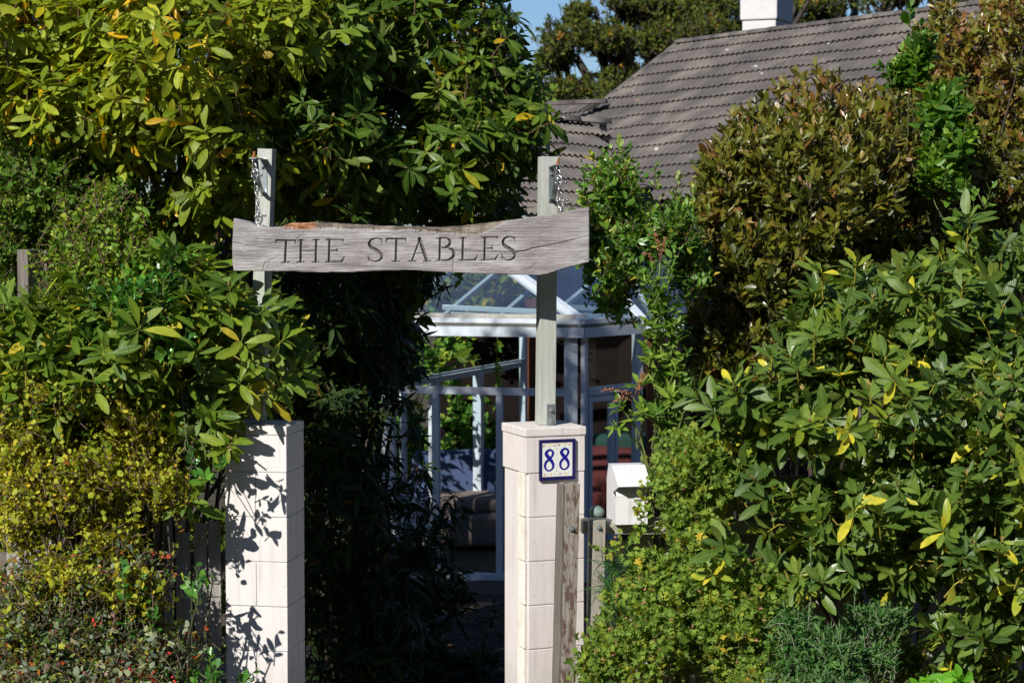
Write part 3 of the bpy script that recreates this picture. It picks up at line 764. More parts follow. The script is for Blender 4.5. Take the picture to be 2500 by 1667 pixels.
M_PALE = m_wood('silver_fence_paling', [(.3, (.24, .22, .20)), (.5, (.38, .36, .33)), (.72, (.52, .49, .46))], bmp=1.0)
def knot(bm, p, n_, r):
    n_ = Vector(n_).normalized(); x = n_.orthogonal().normalized(); y = n_.cross(x)
    for rr, h in ((r, .001), (r * .55, .002)):
        tube(bm, [Vector(p) + x * math.cos(a) * rr + y * math.sin(a) * rr * 1.5 + n_ * h for a in np.linspace(0, 2 * math.pi, 15)[:-1]], r * .12, 5, closed=True)
def right_fence():
    root = empty('front_fence', (P(1700, 1400, 9.2).x, 9.25, 0), 'weathered paling fence carrying the letterbox, half hidden by the scented geranium', 'fence')
    top = P(1457, 1268, 9.08); bot = P(1449, 1700, 9.08); bot.z = -.05; bot.x = top.x - .02
    bm = BM(); beam(bm, bot, top, .074, .05, rot=R(6), bev=.004)
    p = link('post', done(bm, 'post'), M_WEATH2, root)
    bm = BM(); knot(bm, P(1467, 1410, 9.052), (0, -1, 0), .011); link('knot', done(bm, 'knot'), m_plain('knot_wood', (.14, .1, .07), .8), p)
    bm = BM(); bolt(bm, P(1463, 1288, 9.052), (.1, -1, 0), .008); link('nail_head', done(bm, 'nail_head'), M_ZINC, p)
    a = P(1418, 1283, 9.16); b = P(2560, 1290, 9.5)
    bm = BM(); beam(bm, a, b, .1, .06, bev=.004)
    link('rail', done(bm, 'rail'), m_wood('lichened_rail', [(.3, (.26, .25, .2)), (.5, (.38, .37, .31)), (.72, (.5, .49, .42))], vert=False, moss=(.42, .43, .32), bmp=.8), root)
    rnd = random.Random(12); x = a.x + .17; y = 9.3; k = 0
    while x < 2.75:
        w = rnd.uniform(.092, .105); zt = a.z + rnd.uniform(-.03, .12) + (.1 if x > .55 else -.15)
        bm = BM(); dx = rnd.uniform(-.012, .012)
        beam(bm, (x + dx, 9.24 + (x - a.x) * .12, -.03), (x, 9.24 + (x - a.x) * .12, zt), w, .02, rot=rnd.uniform(-.03, .03), bev=.003)
        link('paling', done(bm, 'paling'), M_PALE, root); x += w + (rnd.choice([.012, .018, .05]))
    bm = BM(); 
    c = P(1456, 1249, 9.085); 
    r_ = bmesh.ops.create_uvsphere(bm, u_segments=32, v_segments=20, radius=1)
    for v in bm.verts:
        v.co = Vector((v.co.x * .034 * (1 + .06 * v.co.x), v.co.y * .031, v.co.z * .0285))
        nz = .0008 * math.sin(v.co.x * 200) * math.sin(v.co.z * 260 + 1)
        v.co += v.co.normalized() * nz
    bmesh.ops.rotate(bm, cent=(0, 0, 0), matrix=Matrix.Rotation(.15, 3, 'Y'), verts=bm.verts)
    for f in bm.faces: f.smooth = True
    bmesh.ops.translate(bm, vec=c, verts=bm.verts)
    m, n, l, bs = mat('mottled_green_stone'); f = tex(n, l, 'Noise', 28, 7)
    l.new(ramp(n, l, f, [(.35, (.10, .17, .15)), (.5, (.19, .27, .24)), (.62, (.26, .33, .29)), (.75, (.38, .4, .3))]), bs.inputs['Base Color']); bs.inputs['Roughness'].default_value = .6
    bump(n, l, bs, tex(n, l, 'Noise', 120), .3, .003)
    o = link('stone_egg', done(bm, 'stone_egg'), m); tag(o, 'smooth egg shaped green grey stone resting on top of the fence post', 'stone')
right_fence()
def letterbox():
    D0 = 9.08; root = empty('letterbox', P(1535, 1280, D0 + .1), 'white metal letterbox with a sloping hood standing on the fence rail', 'letterbox')
    m = m_plain('white_powder_coat', (.74, .74, .75), .38, 0, .03, 14, .12, 30)
    nn_, ll_ = m.node_tree.nodes, m.node_tree.links; bs_ = nn_['Principled BSDF']; src = bs_.inputs['Base Color'].links[0].from_socket
    ll_.new(mixc(nn_, ll_, src, (.36, .34, .27), ramp(nn_, ll_, tex(nn_, ll_, 'Noise', 9, 7, stretch=(4, 4, .7)), [(.52, G(0)), (.75, G(.5))])), bs_.inputs['Base Color'])
    m2 = m_plain('inside_of_letterbox', (.72, .72, .73), .5, 0, .05, 20, .1)
    # profile in (y,z), metres; front at y=0
    rot = R(9); w = .146; o = P(1503, 1281, D0)
    Rz = Matrix.Rotation(rot, 4, 'Z'); T = lambda x, y, z: o + (Rz @ Vector((x, y, z)))
    hF = .126; hT = .256; dp = .2
    def plate(pts, th, mm, nm, par=root):
        bm = BM(); a = Vector(pts[1]) - Vector(pts[0]); b = Vector(pts[2]) - Vector(pts[0]); nn = a.cross(b).normalized()
        prism(bm, pts, nn * th); ed = [e for e in bm.edges]
        bmesh.ops.bevel(bm, geom=ed, offset=.0006, segments=1, affect='EDGES')
        return link(nm, done(bm, nm), mm, par)
    prof = [(0, 0), (0, hF), (.055, hF + .062), (-.006, .207), (.085, hT), (dp * .8, hT), (dp, .2), (dp, 0)]
    side = [(0.0, 0), (0.0, hF), (-.012, .150), (-.012, .190), (.085, hT), (dp * .8, hT), (dp, .2), (dp, 0)]
    # body below, hood above
    plate([T(.0, 0.001, 0), T(w, 0.001, 0), T(w, 0.001, hF), T(.0, 0.001, hF)], .002, m, 'front_panel')
    for x, nm in ((0, 'side_panel'), (w - .002, 'side_panel')):
        bm = BM(); prism(bm, [T(x, y, z) for y, z in ((.003, 0), (.003, hF), (.062, hF + .012), (-.058, .178), (.075, hT - .003), (dp * .8, hT - .003), (dp, .19), (dp, 0))], (Rz @ Vector((.002, 0, 0))))
        link(nm, done(bm, nm), m, root)
    plate([T(0, dp, 0), T(w, dp, 0), T(w, dp, .19), T(0, dp, .19)], .002, m, 'back_panel')
    plate([T(0, dp, .19), T(w, dp, .19), T(w, dp * .8, hT), T(0, dp * .8, hT)], .002, m, 'back_slope')
    plate([T(-.003, .075, hT), T(w + .003, .075, hT), T(w + .003, dp * .8, hT), T(-.003, dp * .8, hT)], .002, m, 'top_panel')
    plate([T(-.003, -.066, .178), T(w + .003, -.066, .178), T(w + .003, .075, hT + .001), T(-.003, .075, hT + .001)], .003, m, 'hood')
    f = plate([T(.004, .004, hF), T(w - .004, .004, hF), T(w - .004, .06, hF + .058), T(.004, .06, hF + .058)], .002, m2, 'slot_flap')
    bm = BM(); tube(bm, [T(.088, 0, hF - .004), T(.092, -.012, hF - .008), T(.112, -.012, hF - .008), T(.116, 0, hF - .004)], .003, 8)
    link('pull_tab', done(bm, 'pull_tab'), m, f)
    plate([T(0.0, 0.0, .001), T(w, 0.0, .001), T(w, dp, .001), T(0.0, dp, .001)], .003, m, 'floor_panel')
letterbox()

# ------------------------------------------------------------------ fence on the left
def left_fence():
    root = empty('side_fence', (-1.9, 9.1, 0), 'weathered grey picket fence buried in berry shrubs beside the white pillar', 'fence')
    rnd = random.Random(8); 
    pk = [(15, 50), (60, 98), (112, 150), (165, 205), (215, 255), (268, 305), (322, 362), (378, 420), (428, 463), (474, 505), (508, 538)]
    for i, (a, b) in enumerate(pk):
        px = (a + b) / 2; w = (b - a) * 9.12 / F; top = P(px, 1272 + rnd.uniform(-14, 14), 9.12); bot = Vector((top.x + rnd.uniform(-.01, .01), 9.12, -.04))
        bm = BM(); vs = beam(bm, bot, top, w, .021, rot=rnd.uniform(-.05, .05), bev=.003)
        link('picket', done(bm, 'picket'), M_PALE, root)
    for z in (.45, 1.15):
        bm = BM(); beam(bm, (-2.35, 9.17, z), (-1.27, 9.17, z), .05, .08, bev=.003); link('rail', done(bm, 'rail'), M_WEATH, root)
left_fence()
def tall_post(px0, px1, ytop, D, label):
    pt = P((px0 + px1) / 2, ytop, D); root = empty('tall_fence_post', (pt.x, D, 0), label, 'post')
    bm = BM(); w = (px1 - px0) * D / F
    beam(bm, (pt.x, D, -.05), pt, w * 1.02, .105, rot=R(-32), bev=.004)
    link('post_timber', done(bm, 'post_timber'), M_WEATH, root)
    bm = BM(); fn = Vector((-math.sin(R(32)), -math.cos(R(32)), 0))
    beam(bm, Vector((pt.x + .075, D + .05, -.05)), pt + Vector((.075, .05, -.004)), .02, .06, rot=R(-32), bev=.003)
    link('batten', done(bm, 'batten'), M_WEATH, root)
tall_post(57, 92, 609, 9.35, 'tall dark weathered fence post standing among the shrubs at far left')
# low lichened rail seen through the shrubs at far left
# ================================================================== HOUSE
def proj(V):
    x = V[..., 0]; y = V[..., 1]; z = V[..., 2] - H
    dep = y * cp - z * sp; up = y * sp + z * cp
    return 1250 + F * x / dep, 833.5 - F * up / dep
M_TILE, n, l, b = mat('concrete_roof_tile')
f1 = tex(n, l, 'Noise', 1.3, 6); f2 = tex(n, l, 'Noise', 14, 4); f3 = tex(n, l, 'Noise', 3.2, 3)
at = n.new('ShaderNodeAttribute'); at.attribute_name = 'tint'
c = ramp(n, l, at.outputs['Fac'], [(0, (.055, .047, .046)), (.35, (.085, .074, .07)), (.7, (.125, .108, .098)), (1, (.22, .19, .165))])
c = mixc(n, l, c, (.09, .078, .078), ramp(n, l, f2, [(.42, G(0)), (.66, G(.8))]))
c = mixc(n, l, c, (.21, .185, .155), ramp(n, l, f1, [(.48, G(0)), (.66, G(.75))]))
c = mixc(n, l, c, (.055, .05, .05), ramp(n, l, tex(n, l, 'Noise', 2.2, 6), [(.52, G(0)), (.7, G(.7))]))
c = mixc(n, l, c, (.58, .59, .53), ramp(n, l, tex(n, l, 'Noise', 5.5, 2), [(.725, G(0)), (.745, G(.75))]))
c = mixc(n, l, c, (.62, .26, .05), ramp(n, l, tex(n, l, 'Noise', 3.1, 5), [(.72, G(0)), (.76, G(.7))]))
al = n.new('ShaderNodeAttribute'); al.attribute_name = 'lip'            # near-black tone on the tile noses
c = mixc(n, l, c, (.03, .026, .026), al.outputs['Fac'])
l.new(c, b.inputs['Base Color']); b.inputs['Roughness'].default_value = .8; bump(n, l, b, f2, .4, .01)
def tile_patch(name, TLp, TRp, BLp, BRp, rows, waves, amp, keep, root, seed, ext=1.0, thick=.032, s0=0.0):
    rg = np.random.default_rng(seed)
    C = [Pn(*q) for q in (TLp, TRp, BLp, BRp)]
    N = np.cross(C[1] - C[0], C[2] - C[0]); N /= np.linalg.norm(N); N = N if N[2] > 0 else -N
    spw = 8; nx = int(waves * (ext - s0) * spw); s = np.linspace(s0, ext, nx + 1)
    Vs, Fs, Ts, Es = [], [], [], []; off = 0
    ph = s * waves * 2 * math.pi
    prof = amp * (np.abs(np.sin(ph / 2)) ** .8)
    tile_id = ((s - s0) * waves / 4).astype(int)
    for r in range(rows):
        t0, t1 = r / rows, (r + 1) / rows + .012
        col = rg.random(tile_id.max() + 2) * .6 + .2 * rg.random(); slip = rg.normal(0, .0022, tile_id.max() + 2)
        tint = np.clip(col[tile_id] * .6 + .42 * (prof / amp - .35) + .12 + rg.normal(0, .03, nx + 1), 0, 1)  # weathered crests lighter, valleys darker; corrugation shading put into the tint
        rowV = []
        for tt, h in ((t0, .0), (t1, thick), (t1 + .0001, thick - .004), (t1 - .004, -.01)):
            t_ = tt + slip[tile_id] * (tt > t0)
            top = C[0] + (C[1] - C[0]) * s[:, None]; bot = C[2] + (C[3] - C[2]) * s[:, None]
            q = top + (bot - top) * t_[:, None]
            hh = h + prof * (1 if h >= 0 else .6) + rg.normal(0, .0015, 1)
            rowV.append(q + N * np.asarray(hh)[:, None])
        V = np.concatenate(rowV); a = np.arange(nx)
        cen = rowV[0][:-1] * .5 + rowV[1][1:] * .5; px, py = proj(cen); k = keep(px, py)
        a = a[k]; n1 = nx + 1
        Fs.append(np.stack([a, a + n1, a + n1 + 1, a + 1], 1) + off); Fs.append(np.stack([a + 2 * n1, a + 3 * n1, a + 3 * n1 + 1, a + 2 * n1 + 1], 1) + off)
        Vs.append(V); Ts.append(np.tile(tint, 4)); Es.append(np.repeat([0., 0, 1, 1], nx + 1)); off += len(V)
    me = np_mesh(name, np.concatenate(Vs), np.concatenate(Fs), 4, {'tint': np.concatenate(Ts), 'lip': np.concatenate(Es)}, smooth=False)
    return link(name, me, M_TILE, root), C, N
def ridge_row(root, name, pts, r, seg_len, seed, flat=.7):
    """half-round ridge tiles in a row"""
    rnd = random.Random(seed); bm = BM(); pts = [Vector(p) for p in pts]
    for a, b in zip(pts[:-1], pts[1:]):
        n_ = max(1, int((b - a).length / seg_len)); d = (b - a).normalized(); s_ = d.cross(Vector((0, 0, 1))).normalized(); u = s_.cross(d)
        for i in range(n_):
            p0 = a.lerp(b, i / n_) - d * .02; p1 = a.lerp(b, (i + 1) / n_) + d * .01; o = rnd.uniform(-.004, .004)
            A = [p0 + s_ * math.cos(t) * r * 1.05 + u * (math.sin(t) * r * flat + o) for t in np.linspace(0, math.pi, 9)]
            B = [p1 + s_ * math.cos(t) * r * .96 + u * (math.sin(t) * r * flat * .92 + o) for t in np.linspace(0, math.pi, 9)]
            va = [bm.verts.new(p) for p in A]; vb = [bm.verts.new(p) for p in B]
            for k in range(8): bm.faces.new((va[k], va[k + 1], vb[k + 1], vb[k])).smooth = True
            bm.faces.new(va)
            bm.faces.new(vb[::-1])
    me = done(bm, name); at = me.attributes.new('tint', 'FLOAT', 'POINT'); at.data.foreach_set('value', [rnd.uniform(.2, .6)] * len(me.vertices))
    return link(name, me, M_TILE, root)
def house():
    root = empty('house', P(1700, 500, 27), 'low house with brown ribbed tile roofs and a white plastered chimney', 'house')
    vx = lambda y: 1661 - (y - 105) / .767
    # main roof
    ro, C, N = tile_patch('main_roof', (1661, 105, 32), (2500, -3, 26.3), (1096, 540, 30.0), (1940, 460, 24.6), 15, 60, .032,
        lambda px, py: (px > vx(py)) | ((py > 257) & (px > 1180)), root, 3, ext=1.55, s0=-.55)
    up = Vector(N) * .03
    e = lambda s_, t: Vector(C[0] + (C[1] - C[0]) * s_ + ((C[2] + (C[3] - C[2]) * s_) - (C[0] + (C[1] - C[0]) * s_)) * t)
    ridge_row(ro, 'ridge_tiles', [e(0, .004), e(.5, .004), e(1.5, .004)], .10, .42, 5)
    ridge_row(ro, 'verge_tiles', [e(-.002, 0), e(-.002, .36)], .07, .30, 6)
    # lower ridge running off to the left behind the wing
    q0 = P(1478, 252, 30.8); q1 = P(1180, 262, 31.2)
    ridge_row(ro, 'lower_ridge_tiles', [q0, q1], .10, .42, 7)
    # back slope and gable so the roof is a closed solid
    m_soff = m_plain('dark_soffit', (.05, .045, .04), .9)
    bm = BM(); back = Vector((1.6, 3.2, -2.0))
    prism(bm, [e(0, 0) - up, e(1.55, 0) - up, e(1.55, 0) + back - up, e(0, 0) + back - up], -Vector((0, 0, .05)))
    prism(bm, [e(0, 0) - up * 2, e(0, .36) - up * 2, e(0, 0) + back - up * 2], Vector((.04, .02, 0)))
    link('back_slope', done(bm, 'back_slope'), m_soff, root)
    # wing roof
    wx = lambda y: 1470 + (y - 305) * .06
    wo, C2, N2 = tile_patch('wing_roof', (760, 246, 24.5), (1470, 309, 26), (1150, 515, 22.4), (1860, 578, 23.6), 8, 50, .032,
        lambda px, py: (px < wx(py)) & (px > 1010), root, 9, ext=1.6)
    g = lambda s_, t: Vector(C2[0] + (C2[1] - C2[0]) * s_ + ((C2[2] + (C2[3] - C2[2]) * s_) - (C2[0] + (C2[1] - C2[0]) * s_)) * t)
    ridge_row(wo, 'ridge_tiles', [P(1482, 303, 25.95), P(1180, 276, 25.3)], .10, .42, 10)
    # bonded edge against the main roof, dark
    bm = BM(); rnd = random.Random(4)
    ys = np.linspace(303, 560, 15)
    for i in range(14):
        D = lambda y: 26 - (y - 305) / 240 * 1.55
        a = P(wx(ys[i]) + 3, ys[i], D(ys[i]) + .0); b_ = P(wx(ys[i + 1]) + 3 + rnd.uniform(-2, 2), ys[i + 1], D(ys[i + 1]))
        beam(bm, a + Vector((rnd.uniform(-.02, .02), -.1, 0)), b_ + Vector((0, -.1, .02)), .075 + rnd.uniform(-.02, .02), .12)
    link('valley_flashing', done(bm, 'valley_flashing'), m_plain('old_lead', (.012, .012, .014), .9, spec=.1), wo)
    # walls
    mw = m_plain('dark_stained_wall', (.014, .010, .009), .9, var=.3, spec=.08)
    mwh = m_plain('cream_wall', (.5, .47, .42), .85)
    bm = BM()
    def wall(a, b_, z0, z1, th=.15, mt=0): 
        a = Vector((a[0], a[1], z0)); b_ = Vector((b_[0], b_[1], z0)); nn = (b_ - a).cross(Vector((0, 0, 1))).normalized()
        prism(bm, [a, b_, b_ + Vector((0, 0, z1 - z0)), a + Vector((0, 0, z1 - z0))], nn * th)
    wall((-.9, 24.2), (1.3, 24.6), -.8, 2.35); wall((1.3, 24.6), (3.2, 23.6), -.8, 2.3); wall((3.2, 23.6), (8.4, 20.6), -.8, 2.0); wall((-.9, 24.2), (-.9, 30), -.8, 2.2)
    link('wall', done(bm, 'wall'), mw, root)
    # chimney
    ch = m_plain('roughcast_plaster', (.62, .61, .61), .9, 0, .06, 8, 1.0, 26)
    bm = BM(); D = 31.6; k = D / F; c0 = P(1872, 80, D)
    rot = R(-20); wd = .42; M_ = Matrix.Rotation(rot, 4, 'Z')
    hb = 27 * k; Mc = Matrix.Rotation(R(-24), 4, 'Z')
    box(bm, c0 + Vector((0, 0, -.25)), (.53, .82, .9), M=Mc, bev=.02)
    box(bm, c0 + Vector((0, 0, .64)), (.58, .88, .96), M=Mc, bev=.02)
    o = link('chimney', done(bm, 'chimney'), ch, ro)
house()

# ================================================================== CONSERVATORY
M_FR = m_plain('white_window_frame', (.62, .68, .76), .4, 0, .05, 6, .05)
def glass(name, tintc, refl_rough=.02, dirt=.0, refl=.38):
    m, n, l, b = mat(name)
    tr = n.new('ShaderNodeBsdfTransparent'); tr.inputs[0].default_value = (*tintc, 1)
    gl = n.new('ShaderNodeBsdfGlossy'); gl.inputs['Roughness'].default_value = refl_rough
    fr0 = n.new('ShaderNodeFresnel'); fr0.inputs[0].default_value = 1.33; fr = n.new('ShaderNodeMath'); fr.operation = 'MULTIPLY'; fr.inputs[1].default_value = refl; l.new(fr0.outputs[0], fr.inputs[0])
    mx = n.new('ShaderNodeMixShader'); l.new(fr.outputs[0], mx.inputs[0]); l.new(tr.outputs[0], mx.inputs[1]); l.new(gl.outputs[0], mx.inputs[2])
    last = mx.outputs[0]
    if dirt:
        df = n.new('ShaderNodeBsdfDiffuse'); df.inputs[0].default_value = (.5, .52, .5, 1)
        m2 = n.new('ShaderNodeMixShader'); f = tex(n, l, 'Noise', 3, 5)
        l.new(ramp(n, l, f, [(.3, G(dirt * .5)), (.7, G(dirt * 1.6))]), m2.inputs[0]); l.new(last, m2.inputs[1]); l.new(df.outputs[0], m2.inputs[2]); last = m2.outputs[0]
    l.new(last, n['Material Output'].inputs[0]); return m
M_GL = glass('window_glass', (.93, .95, .95), refl=.14); M_RG = glass('roof_glass_sheet', (.86, .92, .92), .04, dirt=.025)
def conservatory():
    A = P(1418, 823, 18.5); zf = A.z; zt = P(1418, 799, 18.5).z; zs = P(1250, 1410, 18.7).z; ztr = P(1370, 958, 18.62).z
    A = Vector((A.x, A.y, 0)); Rt = Vector((math.sin(R(39.5)), math.cos(R(39.5)), 0)); Lf = Vector((-math.cos(R(14)), math.sin(R(14)), 0))
    B = A + Lf * 1.79; E = A + Rt * .87; G2 = E + Vector((math.sin(R(75)), math.cos(R(75)), 0)) * 1.6
    Bk = B + Vector((math.sin(R(22)), math.cos(R(22)), 0)) * 4.0; Bl = B + Vector((-.2, .9, 0)) * .01
    root = empty('conservatory', (B.x + .8, B.y + 1, zs), 'white framed glass conservatory with a pitched glazed roof below the tiled house', 'conservatory')
    z = lambda p, h: Vector((p.x, p.y, h))
    def part(nm, fn, m=M_FR, par=root):
        bm = BM(); fn(bm); return link(nm, done(bm, nm), m, par)
    # fascia and gutter along each eave, 90 mm proud of the walls
    nL = Vector((-math.sin(R(14)), -math.cos(R(14)), 0)); nR = Vector((math.cos(R(39.5)), -math.sin(R(39.5)), 0))
    def out(p, d): return p + d
    def segm(a, b_, z0, z1, th, nn, bm):
        prism(bm, [z(a, z0), z(b_, z0), z(b_, z1), z(a, z1)], nn * th)
    Ao = A + nL * .06 + nR * .06; Bo = B + nL * .07 + Lf * .35; Eo = E + nR * .07 + Rt * .02; Go = G2 + Vector((.05, -.1, 0))
    part('fascia', lambda bm: (segm(Bo, Ao, zf, zt, .025, nL, bm)))
    part('fascia', lambda bm: (segm(Ao + Rt * .002, Eo, zf + .001, zt, .025, nR, bm)))
    part('fascia', lambda bm: (segm(Eo, Go, zf + .002, zt + .0, .025, Vector((.26, -.96, 0)), bm)))
    md = m_plain('mossy_gutter', (.12, .12, .1), .9, var=.4)
    part('gutter', lambda bm: (segm(Bo, Ao, zt + .002, zt + .03, .05, -nL, bm), segm(Ao, Eo, zt + .002, zt + .03, .05, -nR, bm)), md)
    part('eaves_sill', lambda bm: (segm(Bo + nL * .0, Ao, zt + .032, zt + .075, .03, -nL, bm), segm(Ao, Eo, zt + .032, zt + .075, .03, -nR, bm)))
    mm = m_plain('lichened_sill', (.38, .37, .34), .9, var=.5, scale=40)
    part('glazing_sill', lambda bm: segm(Bo - nL * .05, Ao - nL * .05 - Rt * .0, zt + .075, zt + .115, .03, -nL, bm), mm)
    # posts
    def pst(nm, p, w, d, rt, z0=zs, z1=zf): return part(nm, lambda bm: beam(bm, z(p, z0), z(p, z1), w, d, rot=rt, bev=.006))
    pst('corner_post', A + nL * .01 - nR * .06 + Vector((-.04, 0, 0)), .12, .1, 0)
    pst('corner_post', B, .07, .07, R(-14)); pst('corner_post', B + Lf * .08 + Vector((0, .1, 0)), .06, .05, R(10)); pst('corner_post', E, .075, .08, R(40))
    zb = zt + .0
    for px_ in (1065, 1220):
        t = 0
        for k in range(400):
            p = B + (A - B) * (k / 400); q = proj(np.array([p.x, p.y, 0.]))[0]
            if q > px_: t = k / 400; break
        pst('mullion', B + (A - B) * t, .062, .06, R(-14), zs, ztr)
    part('transom', lambda bm: beam(bm, z(B, ztr), z(A - Lf * -.1, ztr), .07, .055, bev=.004))
    part('drip_bead', lambda bm: beam(bm, z(B, ztr + .036) + nL * .03, z(A + Lf * .1, ztr + .036) + nL * .03, .02, .012))
    part('sill', lambda bm: (beam(bm, z(B, zs), z(A, zs), .07, .08, bev=.004), beam(bm, z(B, zs - .045) + nL * .03, z(A, zs - .045) + nL * .03, .05, .02)))
    part('base_plinth', lambda bm: (segm(B, A, zs - .5, zs - .06, .06, -nL, bm), segm(A, E, zs - .5, zs - .06, .06, -nR, bm)), m_plain('dark_brick_base', (.06, .045, .04), .95, var=.4))
    # door on the right-hand facet
    def dr(a, b_, z0, z1, nm, par=root): return part(nm, lambda bm: segm(A + Rt * a, A + Rt * b_, z0, z1, .05, nR, bm), M_FR, par)
    o = A + nR * -.03
    d0 = dr(.0, .045, zs, zf, 'door_jamb'); dr(.06, .81, ztr - .02, ztr + .05, 'door_head')
    door = dr(.07, .115, zs, ztr - .035, 'door'); dr(.40, .45, zs, ztr - .036, 'door_stile', door); dr(.115, .40, ztr - .085, ztr - .036, 'door_rail', door); dr(.115, .40, zs, zs + .12, 'door_rail', door)
    dr(.465, .505, zs, ztr - .03, 'mullion'); dr(.505, .82, zs, zs + .08, 'bottom_rail')
    # far-left wall seen through the panes
    dB = (Bk - B).normalized(); nI = Vector((dB.y, -dB.x, 0))
    zt2 = ztr + .02
    for s_, w, z1 in ((.25, .05, zt2), (.95, .09, zt2), (1.02, .05, zt2), (2.05, .09, zt2), (2.12, .05, zt2), (3.3, .07, zf + .1)):
        part('side_mullion', lambda bm: beam(bm, z(B + dB * s_, zs), z(B + dB * s_, z1), w, .075, rot=R(-20), bev=.008))
    part('side_transom', lambda bm: (beam(bm, z(B, zt2), z(B + dB * 3.3, zt2), .045, .055, bev=.005), beam(bm, z(B + nI * .03, zt2 + .05), z(B + dB * 3.3 + nI * .03, zt2 + .05), .03, .02)))
    part('side_sill', lambda bm: beam(bm, z(B, zs + .3), z(B + dB * 4, zs + .3), .05, .07))
    part('side_eaves', lambda bm: beam(bm, z(B, zf + .05), z(B + dB * 4, zf + .05), .09, .09))
    part('timber_post', lambda bm: beam(bm, z(B + dB * 3.55, zs), z(B + dB * 3.55, zf + .2), .13, .12, rot=R(-10), bev=.01), m_wood('red_stained_post', [(.3, (.10, .028, .012)), (.5, (.16, .045, .018)), (.7, (.22, .07, .03))], bmp=.3))
    part('timber_post', lambda bm: beam(bm, z(E + Vector((.16, .3, 0)), zs), z(E + Vector((.16, .3, 0)), zf + .1), .1, .1, bev=.01), m_wood('red_stained_post2', [(.3, (.16, .045, .018)), (.5, (.24, .07, .025)), (.7, (.3, .1, .04))], bmp=.3))
    part('floor', lambda bm: prism(bm, [z(B, zs - .05), z(A, zs - .05), z(E, zs - .05), z(G2, zs - .05), Vector((2.6, 23.6, zs - .05)), z(Bk, zs - .05)], (0, 0, .03)), m_plain('dark_floor', (.06, .05, .045), .6))
    # roof
    a0, a1 = P(1425, 789, 18.42), P(1096, 548, 21.5); b0, b1 = P(1567, 783, 19.1), P(1352, 547, 21.9)
    l0 = P(880, 786, 19.0); r1 = P(1640, 545, 22.3); r0 = P(1680, 778, 19.6); l1 = P(940, 620, 21.3)
    bar = lambda p, q, w=.075, d=.06, nm='roof_bar': part(nm, lambda bm: beam(bm, p, q, w, d, bev=.006))
    bar(a0, a1, .085, .08); bar(b0, b1, .085, .08); bar(a1 + Vector((-.5, 0, 0)), r1, .07, .09, 'ridge_bar')
    bar(P(1600, 783, 19.3), P(1470, 560, 22.0), .05, .04)
    dz = Vector((0, 0, -.10))
    for p, q in (((1075, 754, 19.9), (1322, 550, 21.4)), ((1218, 752, 19.8), (1420, 575, 21.5)), ((1352, 743, 19.9), (1540, 590, 21.6)), ((950, 752, 20.0), (1200, 560, 21.3))):
        bar(P(*p) + dz, P(*q) + dz, .05, .045, 'far_roof_bar')
    for p, q in (((1080, 742, 19.3), (1400, 757, 19.0)), ((1100, 760, 19.2), (1400, 772, 18.9)), ((1385, 742, 19.4), (1500, 748, 19.7)), ((1398, 762, 19.2), (1535, 766, 19.6))):
        bar(P(*p) + Vector((0, 0, -.03)), P(*q) + Vector((0, 0, -.03)), .02, .05, 'tie_rail')
    pane = lambda nm, pts, m: part(nm, lambda bm: prism(bm, pts, (0, .0005, .004)), m)
    pane('roof_pane', [l0, a0, a1, l1], M_RG); pane('roof_pane', [a0 + Vector((.02, 0, 0)), b0, b1, a1 + Vector((.02, 0, 0))], M_RG); pane('roof_pane', [b0 + Vector((.02, 0, 0)), r0, r1, b1 + Vector((.02, 0, 0))], M_RG)
    # window panes
    def wp(p, q, z0, z1): 
        bm = BM(); bm.faces.new([bm.verts.new(v) for v in (z(p, z0), z(q, z0), z(q, z1), z(p, z1))]); link('window_pane', done(bm, 'window_pane'), M_GL, root)
    wp(B, A, ztr, zf); 
    for a, b_ in ((0, .3), (.3, .62), (.62, 1)): wp(B + (A - B) * a, B + (A - B) * b_, zs, ztr)
    wp(A, E, ztr, zf); wp(A + Rt * .09, A + Rt * .42, zs, ztr); wp(A + Rt * .48, E, zs, ztr)
    return A, B, E, Bk, zs
A_, B_, E_, Bk_, ZS = conservatory()
# interior furniture glimpsed through the glass
def soft(bm, c, s, rot, bev=.06, mat=0):
    vs = box(bm, c, s, rot=rot, bev=0)
    es = list({e for v in vs for e in v.link_edges})
    q = bmesh.ops.bevel(bm, geom=es, offset=min(bev, min(s) * .45), segments=4, affect='EDGES', profile=.5)
    for f in q['faces']: f.smooth = True
def armchair(name, c, rot, cf, cs, label, cat):
    root = empty(name, c, label, cat); c = Vector(c); Mz = Matrix.Rotation(rot, 4, 'Z')
    def pt(nm, off, s, col, bev, tilt=0):
        bm = BM(); soft(bm, (0, 0, 0), s, 0, bev); 
        if tilt: bmesh.ops.rotate(bm, cent=(0, 0, 0), matrix=Matrix.Rotation(tilt, 3, 'X'), verts=bm.verts)
        bmesh.ops.translate(bm, vec=off, verts=bm.verts); bmesh.ops.transform(bm, matrix=Matrix.Translation(c) @ Mz, verts=bm.verts)
        link(nm, done(bm, nm), m_plain(name + '_' + nm + '_fabric', col, .85, 0, .2, 9, .2), root)
    pt('backrest', (0, .34, .62), (.95, .2, .62), cf, .09, -.12); pt('base', (0, 0, .2), (.98, .8, .34), cs, .06); pt('seat_cushion', (0, -.05, .44), (.7, .62, .17), cs, .07)
    pt('armrest', (-.46, 0, .42), (.2, .8, .5), cf, .09); pt('armrest', (.46, 0, .42), (.2, .8, .5), cf, .09)
sp_ = P(1130, 1340, 20.3); armchair('sofa', (sp_.x, 20.6, ZS), R(12), (.06, .09, .19), (.22, .17, .15), 'blue backed sofa with a cream seat behind the conservatory glass', 'sofa')
